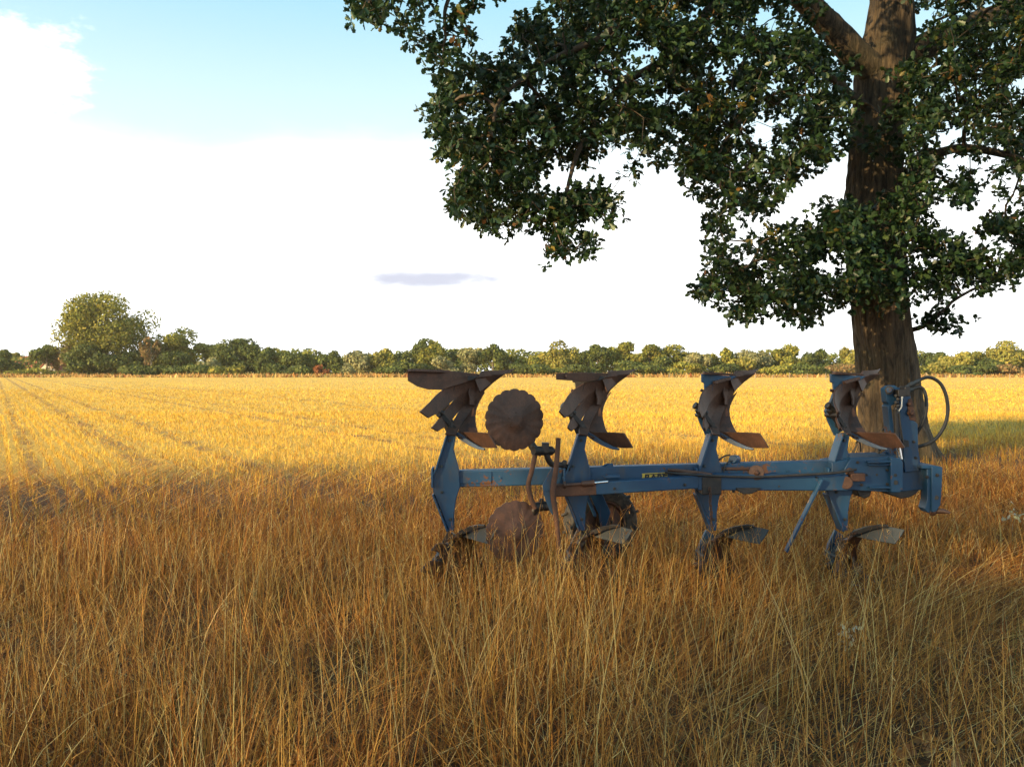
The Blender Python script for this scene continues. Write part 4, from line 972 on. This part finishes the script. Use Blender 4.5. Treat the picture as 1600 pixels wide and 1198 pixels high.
def flange():
    mb = MB()
    for a, c_ in (((699, 678), (682, 732)), ((682, 732), (674.5, 746)), ((677, 771), (700, 828))):
        mb.bar(P(a[0], a[1], -.06), P(c_[0], c_[1], -.06), .012, .12, up=(0, -1, 0))
    return mb.box(P(676.5, 745, -.06), (.014, .13, .14))
parts_cache = {}
def up_low(fn, key, *a):
    if key not in parts_cache: parts_cache[key] = fn(*a)
    return parts_cache[key]
for i in range(4):
    dx = Vector((i * 202.5 / FPX * PD, 0, 0))
    def bp(mb, name, mat, parent, bevel=.003, angle=35):
        o = mb.build(name, M[mat], parent, ROOT, bevel, angle)
        if parent is plough: o.location = dx
        return o
    lg = bp(leg(), 'leg', 'paint', plough, .006)
    bp(flange(), 'flange', 'paint', lg, .003)
    for x, y in ((690.5, 768.5), (704, 811), (702.5, 688), (690, 728)): bp(MB().hexbolt(P(x, y, -.085), (0, -1, 0), .0085, .016), 'bolt', 'worn_steel', lg, .0015)
    for low in (False, True):
        mz = (lambda mb: mb.mirror_z(ZC)) if low else (lambda mb: mb)
        bp(mz(slats()), 'mouldboard', 'rust', lg, .002, 40)
        bp(mz(share()), 'share', 'rust', lg, .002)
        bp(mz(frog(i)), 'frog', 'paint' if (i > 1) else 'dark_steel', lg, .004)
        bp(mz(clamp()), 'clamp', 'dark_steel', lg, .003)
        bp(mz(MB().hexbolt(P(699, 613, .01), (-.9, -.2, .4), .012, .045)), 'shear_bolt', 'rust', lg, .002)
        bp(mz(skim()), 'skimmer', 'worn_steel' if low else 'rust', lg, .002)
        bp(mz(skim_rim()), 'skimmer_rim', 'paint' if not low else 'dark_steel', lg, .002)
        bp(mz(landside(0 if i == 0 else 1 if i == 1 else 2)), 'landside', 'rust', lg, .003)
        bp(mz(MB().cyl(P(676, 635.3, -.127), P(689, 643.5, -.108), .0178, 14)), 'pin', 'worn_steel', lg, .002)
# leg clamps round the beam at the third leg, and a chain hanging from it
b = MB()
for x in (1102,): b.box(P(x, 753, -.02), (.135, .40, .125))
part(b, 'leg_clamp', 'dark_steel', bevel=.006)
b = MB()
def link(mb, c, tw, r=.014, w=.0032):
    pts = []
    for k in range(13):
        t = k / 12 * 2 * math.pi; q = Vector((math.cos(t) * r * .62, 0, math.sin(t) * r * 1.25)); q.rotate(Matrix.Rotation(tw, 3, 'Z')); pts.append(c + q)
    mb.tube(pts, w, 6)
for k in range(15):
    link(b, P(1109 + k * .25 + .6 * math.sin(k), 764 + k * 4.7, -.24), (k % 2) * 1.57 + .4)
part(b, 'chain', 'rust_bright', bevel=0)

# --- scalloped disc coulters with their arm
DA = R(20)
def disc(cx, cy, dy, rr, name_mat='rust', spin=0.0):
    c0 = P(cx, cy, dy); u = Vector((math.cos(DA), math.sin(DA), 0)); w = Vector((math.sin(DA), -math.cos(DA), 0)); mb = MB()
    nl = 18; na = nl * 10; radii = [0.0, .10, .22, .3, .5, .7, .86, .95, 1.0]
    def ring(f, side):
        v = []
        for k in range(na):
            t = 2 * math.pi * k / na + spin; lob = abs(math.sin(nl * t / 2)) ** .6
            r = rr * f * (1 - (.055 * (1 - lob) if f > .9 else 0)); corr = .0010 * math.sin(nl * t) * min(1, max(0, (f - .4) * 3)) if f < 1 else 0
            dome = -.02 * f * f + .012 * (f < .25)
            v.append(c0 + u * math.cos(t) * r + Vector((0, 0, math.sin(t) * r)) + w * (dome + corr + side * .004))
        return v
    vs, fs = [], []
    for side in (1, -1):
        b_ = len(vs)
        for f in radii[1:]: vs += ring(f, side)
        m_ = len(radii) - 1
        for i in range(m_ - 1):
            for k in range(na):
                q = [b_ + i * na + k, b_ + i * na + (k + 1) % na, b_ + (i + 1) * na + (k + 1) % na, b_ + (i + 1) * na + k]; fs.append(q if side > 0 else q[::-1])
        fs.append([b_ + k for k in range(na)][::side])
    h = na * (len(radii) - 1)
    for k in range(na): fs.append([h - na + k, h - na + (k + 1) % na, 2 * h - na + (k + 1) % na, 2 * h - na + k])
    mb.add(vs, fs); d = part(mb, 'disc_coulter', name_mat, bevel=0, angle=50)
    hb = MB().cyl(c0 - w * .002, c0 + w * .012, .030, 24)
    for k in range(5):
        t = k * 2 * math.pi / 5 + .3; hb.hexbolt(c0 + u * math.cos(t) * .052 + Vector((0, 0, math.sin(t) * .052)) + w * .006, w, .007, .010)
    part(hb, 'hub', 'rust', d, bevel=.003)
    part(MB().cyl(c0 - w * .01, c0 - w * .10, .035, 18), 'axle', 'dark_steel', d)
disc(805.5, 656, -.22, .218)
disc(806.5, 831, -.22, .218, spin=.1)
arm = MB().tube([P(812, 660, -.12), P(826, 686, -.12), P(836, 702, -.16), P(846, 706, -.17)], [.03, .026, .03, .034], 12, 16).cyl(P(833, 704, -.22), P(862, 704, -.14), .033, 16).box(P(852, 699, -.18), (.05, .06, .07))
arm.tube([P(853, 706, -.17), P(857, 718, -.16), P(864, 726, -.14), P(876, 726, -.12), P(886, 730, -.08), P(892, 738, -.05)], .021, 12, 24).cyl(P(882, 722, -.14), P(882, 722, -.04), .018, 14)
arm.hexbolt(P(852, 696, -.18), (0, 0, 1), .014, .022).hexbolt(P(864, 704, -.14), (1, 0, 0), .016, .024)
part(arm, 'disc_arm', 'dark_steel', bevel=.002)
arm = MB().tube([P(812, 826, -.12), P(826, 812, -.12), P(836, 796, -.15), P(850, 790, -.16)], [.03, .026, .03, .03], 12, 16).cyl(P(833, 792, -.17), P(858, 790, -.13), .034, 16).hexbolt(P(846, 783, -.16), (0, 0, 1), .014, .02)
part(arm, 'disc_arm', 'dark_steel', bevel=.002)
part(MB().tube([P(836, 711, -.24), P(831, 735, -.24), P(825.5, 757, -.24), P(829, 776, -.23), P(836, 794, -.22)], .017, 12, 26), 'guard_rod', 'rust_bright', bevel=0)
part(MB().tube([P(872.5, 684, -.28), P(869, 730, -.28), P(864, 768, -.28), P(868, 800, -.27), P(873, 850, -.26), P(875, 890, -.25)], [.0165, .018, .020, .018, .016, .014], 12, 30), 'guard_rod', 'rust_bright', bevel=0)
part(MB().prism(flat([(863, 729), (866, 745), (866, 800), (869, 812), (860, 800), (849, 772), (847.5, 758)], -.25), (0, .02, 0)).bar(P(848, 765, -.262), P(866, 768, -.262), .01, .004), 'guard_plate', 'paint', bevel=.003)

# --- depth wheel behind the beam
WA = R(20); WC = P(938, 815, .36); WR = .292
wu = Vector((math.cos(WA), math.sin(WA), 0)); ww = Vector((math.sin(WA), -math.cos(WA), 0)); wz = Vector((0, 0, 1))
def lathe(prof, n=64):
    mb = MB(); vs = []; fs = []; m_ = len(prof)
    for k in range(n):
        t = 2 * math.pi * k / n
        for r, a in prof: vs.append(WC + (wu * math.cos(t) + wz * math.sin(t)) * r + ww * a)
    for k in range(n):
        for j in range(m_ - 1): fs.append([k * m_ + j, ((k + 1) % n) * m_ + j, ((k + 1) % n) * m_ + j + 1, k * m_ + j + 1])
    return mb.add(vs, fs)
ty = lathe([(.165, .075), (.18, .095), (.22, .108), (.255, .104), (.272, .088), (.276, .04), (.276, -.04), (.272, -.088), (.255, -.104), (.22, -.108), (.18, -.095), (.165, -.075), (.165, .075)])
for k in range(26):
    t = 2 * math.pi * k / 26; sgn_ = 1 if k % 2 else -1
    e = wu * math.cos(t) + wz * math.sin(t); tg = -wu * math.sin(t) + wz * math.cos(t)
    ty.bar(WC + e * .281 + ww * .006 * sgn_ - tg * .014, WC + e * .277 + ww * .098 * sgn_ + tg * .016, .020, .024, up=e)
    ty.bar(WC + e * .277 + ww * .098 * sgn_ + tg * .016, WC + e * .235 + ww * .108 * sgn_ + tg * .016, .020, .012, up=ww)
whl = part(ty, 'depth_wheel', 'tyre', bevel=.003)
part(lathe([(.166, .078), (.172, .086), (.158, .084), (.150, .05), (.06, .032), (.058, .05), (.0, .05)], 48), 'rim', 'rust', whl, bevel=0)
hb = MB().cyl(WC + ww * .04, WC + ww * .085, .04, 20)
for k in range(5):
    t = k * 2 * math.pi / 5; hb.hexbolt(WC + (wu * math.cos(t) + wz * math.sin(t)) * .075 + ww * .036, ww, .009, .014)
part(hb, 'hub', 'dark_steel', whl)
part(MB().prism([P(918, 765, .14), P(938, 765, .14), P(954, 800, .22), P(948, 822, .22), P(938, 822, .22), P(936, 804, .22)], (0, .035, 0)).bar(P(915, 770, .13), P(930, 806, .19), .018, .022), 'wheel_arm', 'paint', bevel=.004)

# --- parking stand
part(MB().bar(P(1284, 748, -.22), P(1228, 861, -.16), .014, .052, up=(0, -1, 0)).bar(P(1283, 748, -.21), P(1228.5, 861, -.15), .05, .010), 'parking_stand', 'paint', bevel=.002)

# --- headstock
hs = MB().prism(flat([(1330, 715), (1397, 713), (1397, 769), (1322, 765), (1320, 732)], -.15), (0, .32, 0))
hs.prism(flat([(1392, 715), (1407, 716), (1411, 722), (1411, 764), (1406, 769), (1392, 769)], -.19), (0, .40, 0))
hs.bar(P(1354, 721.5, -.165), P(1391, 720.5, -.165), .04, .014).bar(P(1357, 726, -.165), P(1391, 725.5, -.165), .04, .008).bar(P(1357, 761.5, -.165), P(1391, 761, -.165), .04, .014)
hs.prism(flat([(1300, 722), (1334, 716), (1334, 765), (1300, 760)], -.13), (0, .24, 0))
hst = part(hs, 'headstock', 'paint', bevel=.007)
for x, y, r, d in ((1399, 742, .011, -.195), (1399.5, 753.5, .016, -.195), (1354, 742, .008, -.154), (1370, 741.5, .008, -.154)): part(MB().cyl(P(x, y, d), P(x, y, d + .05), r, 18), 'hole_shade_disc', 'black', hst, bevel=0)  # solid black discs paint the shade inside bolt holes
b = MB().box(P(1339, 745, -.18), (.10, .05, .055)).cyl(P(1322, 754, -.2), P(1322, 754, -.1), .045, 22).hexbolt(P(1327, 737, -.16), (0, -1, 0), .022, .04)
part(b, 'locking_block', 'rust_bright', hst, bevel=.005)
part(MB().prism(flat([(1383, 769), (1398, 769), (1438, 764), (1431, 772), (1421, 777), (1409, 779), (1396, 775)], -.05), (0, .26, 0)).prism(flat([(1338, 764), (1362, 766), (1360, 775), (1352, 779), (1342, 775)], -.08), (0, .16, 0)), 'turnover_housing', 'dark_steel', hst, bevel=.006)
mast = MB().prism(flat([(1387, 634), (1392, 630), (1400, 690), (1401, 718), (1396, 720)], -.10), (0, .10, 0)).prism(flat([(1404, 606), (1419, 604), (1422, 628), (1426, 655), (1434, 662), (1436, 735), (1414, 738), (1410, 690), (1406, 640)], -.06), (0, .035, 0))
mast.prism(flat([(1404, 620), (1422, 612), (1440, 735), (1406, 735)], .06), (0, .03, 0)).prism(flat([(1384, 607), (1391, 602.5), (1398, 602), (1404, 606), (1402, 630), (1392, 634), (1386, 628)], -.10), (0, .09, 0))
mast.prism(flat([(1368, 717), (1392, 702), (1394, 714), (1394, 719)], -.02), (0, .05, 0))
mst = part(mast, 'mast', 'paint', bevel=.004)
part(MB().cyl(P(1389.5, 609.5, -.14), P(1389.5, 609.5, -.10), .030, 24), 'pin_collar', 'dark_steel', mst)
part(MB().cyl(P(1389, 609.5, -.165), P(1389, 609.5, -.10), .020, 20), 'pin', 'paint', mst, bevel=.004)
part(MB().prism(flat([(1419, 624), (1425, 622), (1430, 648), (1432, 658), (1422, 656), (1418, 640)], -.064), (0, .02, 0)).hexbolt(P(1422, 644, -.07), (0, -1, 0), .018, .03).hexbolt(P(1420, 631, -.07), (0, -1, 0), .012, .02), 'worn_patch', 'rust_bright', mst, bevel=.003)
b = MB().box(P(1405, 614, -.13), (.055, .09, .05)).box(P(1414, 611, -.13), (.04, .08, .07))
for k in range(5): b.cyl(P(1399.5 + (k % 2) * 3, 618 + k * 5.2, -.16), P(1402 + (k % 2) * 3, 619 + k * 5.2, -.08), .012, 12)
part(b, 'valve_block', 'dark_steel', mst, bevel=.004)
part(MB().tube([P(1409.5, 620.5, -.19), P(1409, 634, -.19), P(1408, 637, -.185), P(1404.5, 642, -.17)], .0042, 8).cyl(P(1409.6, 621.6, -.19), P(1409.6, 619.6, -.19), .007, 10), 'valve_lever', 'white' if 'white' in M else 'chrome', mst, bevel=0)
cy = part(MB().cyl(P(1399, 640, -.14), P(1401.5, 690, -.14), .017, 20).cyl(P(1401.3, 686, -.14), P(1401.8, 692, -.14), .024, 20).cyl(P(1404, 645, -.15), P(1411, 692, -.15), .006, 10).prism(flat([(1408, 686), (1420, 688), (1421, 698), (1412, 699)], -.12), (0, .08, 0)), 'hydraulic_cylinder', 'dark_steel', mst, bevel=.002)
part(MB().cyl(P(1401.8, 690, -.14), P(1407, 717, -.14), .0155, 20), 'piston_rod', 'chrome', cy, bevel=0)
# hydraulic hoses
part(MB().tube([P(1424, 601, .02), P(1432, 597, .02), P(1440, 592, .02), P(1449, 589.5, .02), P(1459, 591.5, .02), P(1470, 600, .01), P(1478, 617, 0), P(1481, 640, 0), P(1477, 662, 0), P(1466, 681, 0), P(1452, 692, 0), P(1434, 698, .02)], .0125, 12, 70), 'hydraulic_hose', 'hose', bevel=0)
part(MB().tube([P(1418, 611, .02), P(1428, 607, .02), P(1437, 605, .02), P(1443, 609, .02), P(1447, 622, .01), P(1447, 642, 0), P(1442, 660, 0), P(1432, 677, .02)], .0125, 12, 44), 'hydraulic_hose', 'hose', bevel=0)
part(MB().tube([P(1390, 655, .0), P(1385, 664, .02), P(1379, 672, .04)], .008, 10, 14).tube([P(1345, 706, .05), P(1344, 694, .05), P(1341, 688, .05), P(1338, 692, .05)], .006, 8, 16).tube([P(1375, 700, .05), P(1373, 706, .05), P(1370, 714, .05)], .009, 8, 10), 'hydraulic_hose', 'hose', bevel=0)
part(MB().cyl(P(1416, 605, .02), P(1436, 594.5, .02), .014, 14).cyl(P(1421, 602, .02), P(1428, 599, .02), .019, 6).cyl(P(1412, 613, .02), P(1426, 608, .02), .017, 6), 'hose_fitting', 'worn_steel', bevel=.002)
# lower link bracket
b = MB().prism(flat([(1408, 733), (1442, 729), (1456, 729), (1456, 737), (1444, 739), (1446, 750), (1449, 757), (1442, 765), (1408, 770)], -.04), (0, .12, 0))
b.prism(flat([(1448, 728.5), (1457, 728), (1457, 800), (1450, 801), (1445, 795), (1449, 780), (1449, 760)], -.11), (0, .10, 0)).prism(flat([(1456, 728), (1473, 730.5), (1472, 758), (1470, 788), (1463, 799), (1456, 800)], -.13), (0, .018, 0)).prism(flat([(1440, 727.5), (1460, 727), (1473, 729.5), (1472, 733), (1440, 732)], -.12), (0, .20, 0))
lk = part(b, 'lower_link_bracket', 'paint', bevel=.004)
part(MB().cyl(P(1463, 777, -.134), P(1463, 777, -.11), .016, 18), 'hole_shade_disc', 'black', lk, bevel=0)  # black disc in place of a hole's dark inside
part(MB().tube([P(1452, 800, -.09), P(1462, 798, -.10), P(1474, 798.5, -.13), P(1484, 801, -.16)], [.024, .022, .017, .009], 14, 12).cyl(P(1455, 799, -.10), P(1459, 798.6, -.10), .03, 16), 'link_pin', 'rust', lk, bevel=0)

# ------------------------------------------------------------------ pale dried weeds and fallen leaves in the grass
def dried_weed(px, py, y, s, lab, n=16):
    b = at(px, py, y); b.z = float(ground_z(np.array([b.x]), np.array([y]))[0]); t = empty('dried_weed', b); prop(t, lab, 'plant')
    top = at(px, py, y) - b
    mb = MB()
    for k in range(4): mb.tube([Vector((0, 0, 0)), top * .5 + Vector((random.uniform(-.03, .03), random.uniform(-.03, .03), 0)), top + Vector((random.uniform(-s, s), random.uniform(-s, s), random.uniform(-s, s) * .6))], .0022, 5, 8)
    mb.build('stem', M['grass_plain'], t)
    p = np.array(tuple(top)) + rng.normal(0, 1, (n, 3)) * np.array([s, s * .7, s * .8])
    c_ = pal(n, [(0.62, 0.54, 0.34), (0.55, 0.45, 0.24), (0.70, 0.63, 0.45)], [2, 2, 1])
    V, F, C = leaf_mesh(p, rng.uniform(s * .6, s * 1.5, n), rng.normal(0, 1, (n, 3)), rng.normal(0, .7, (n, 3)) + np.array([0, -.6, .5]), c_)
    mesh_np('dry_leaves', V, F, C, mat=M['dead_leaf'], parent=t)
m = Mat('dry_stem'); m.set(Base_Color=m.mix(m.noise(20), (0.30, 0.20, 0.085), (0.50, 0.36, 0.17)), Roughness=0.8); M['grass_plain'] = m.m
dried_weed(1327, 992, 4.5, .034, 'pale withered weed with bleached leaves in the trodden grass below the fourth plough body', 22)
dried_weed(1586, 800, 7.6, .045, 'pale withered weed at the right edge, beyond the lower link pin', 18)
LV = [(1460, 1168), (1478, 1174), (1505, 1160), (1543, 1166), (1585, 1158), (1498, 1182), (1472, 1190), (1190, 1143), (1560, 1186), (1215, 1172), (290, 1104), (318, 1112), (1440, 1182), (1525, 1180), (1420, 1160), (1395, 1186), (1350, 1178), (1300, 1190), (1570, 1170), (1455, 1150), (1535, 1150)]
for i, (px, py) in enumerate(LV):
    y = CAM_H * FPX / (py - HOR + 8); b = at(px, py, y); b.z = float(ground_z(np.array([b.x]), np.array([y]))[0]) + .03
    V, F, C = leaf_mesh(np.zeros((1, 3)), np.array([random.uniform(.085, .135)]), rng.normal(0, 1, (1, 3)) * np.array([1, 1, .25]), rng.normal(0, .5, (1, 3)) + np.array([0, -.6, .7]), pal(1, [(0.36, 0.17, 0.06), (0.46, 0.25, 0.10), (0.28, 0.12, 0.045)], [1, 1, 1]), fold=random.uniform(.3, .8))
    o = mesh_np('fallen_leaf', V, F, C, mat=M['dead_leaf']); o.location = b
    prop(o, 'curled brown oak leaf fallen onto the dry grass in the foreground', 'leaf', 'fallen oak leaves in the grass')

# ------------------------------------------------------------------ evening haze over the fields
hz = MB().box((0, 190, 24), (900, 560, 50)).build('haze', bpy.data.materials.new('haze'))
m = hz.data.materials[0]; m.use_nodes = True; m.node_tree.nodes.clear()
pv = m.node_tree.nodes.new('ShaderNodeVolumePrincipled'); pv.inputs['Color'].default_value = (1.0, 0.90, 0.66, 1); pv.inputs['Density'].default_value = 0.00016; pv.inputs['Anisotropy'].default_value = 0.2
mo = m.node_tree.nodes.new('ShaderNodeOutputMaterial'); m.node_tree.links.new(pv.outputs[0], mo.inputs['Volume'])
prop(hz, 'thin warm evening haze over the field', kind='stuff')
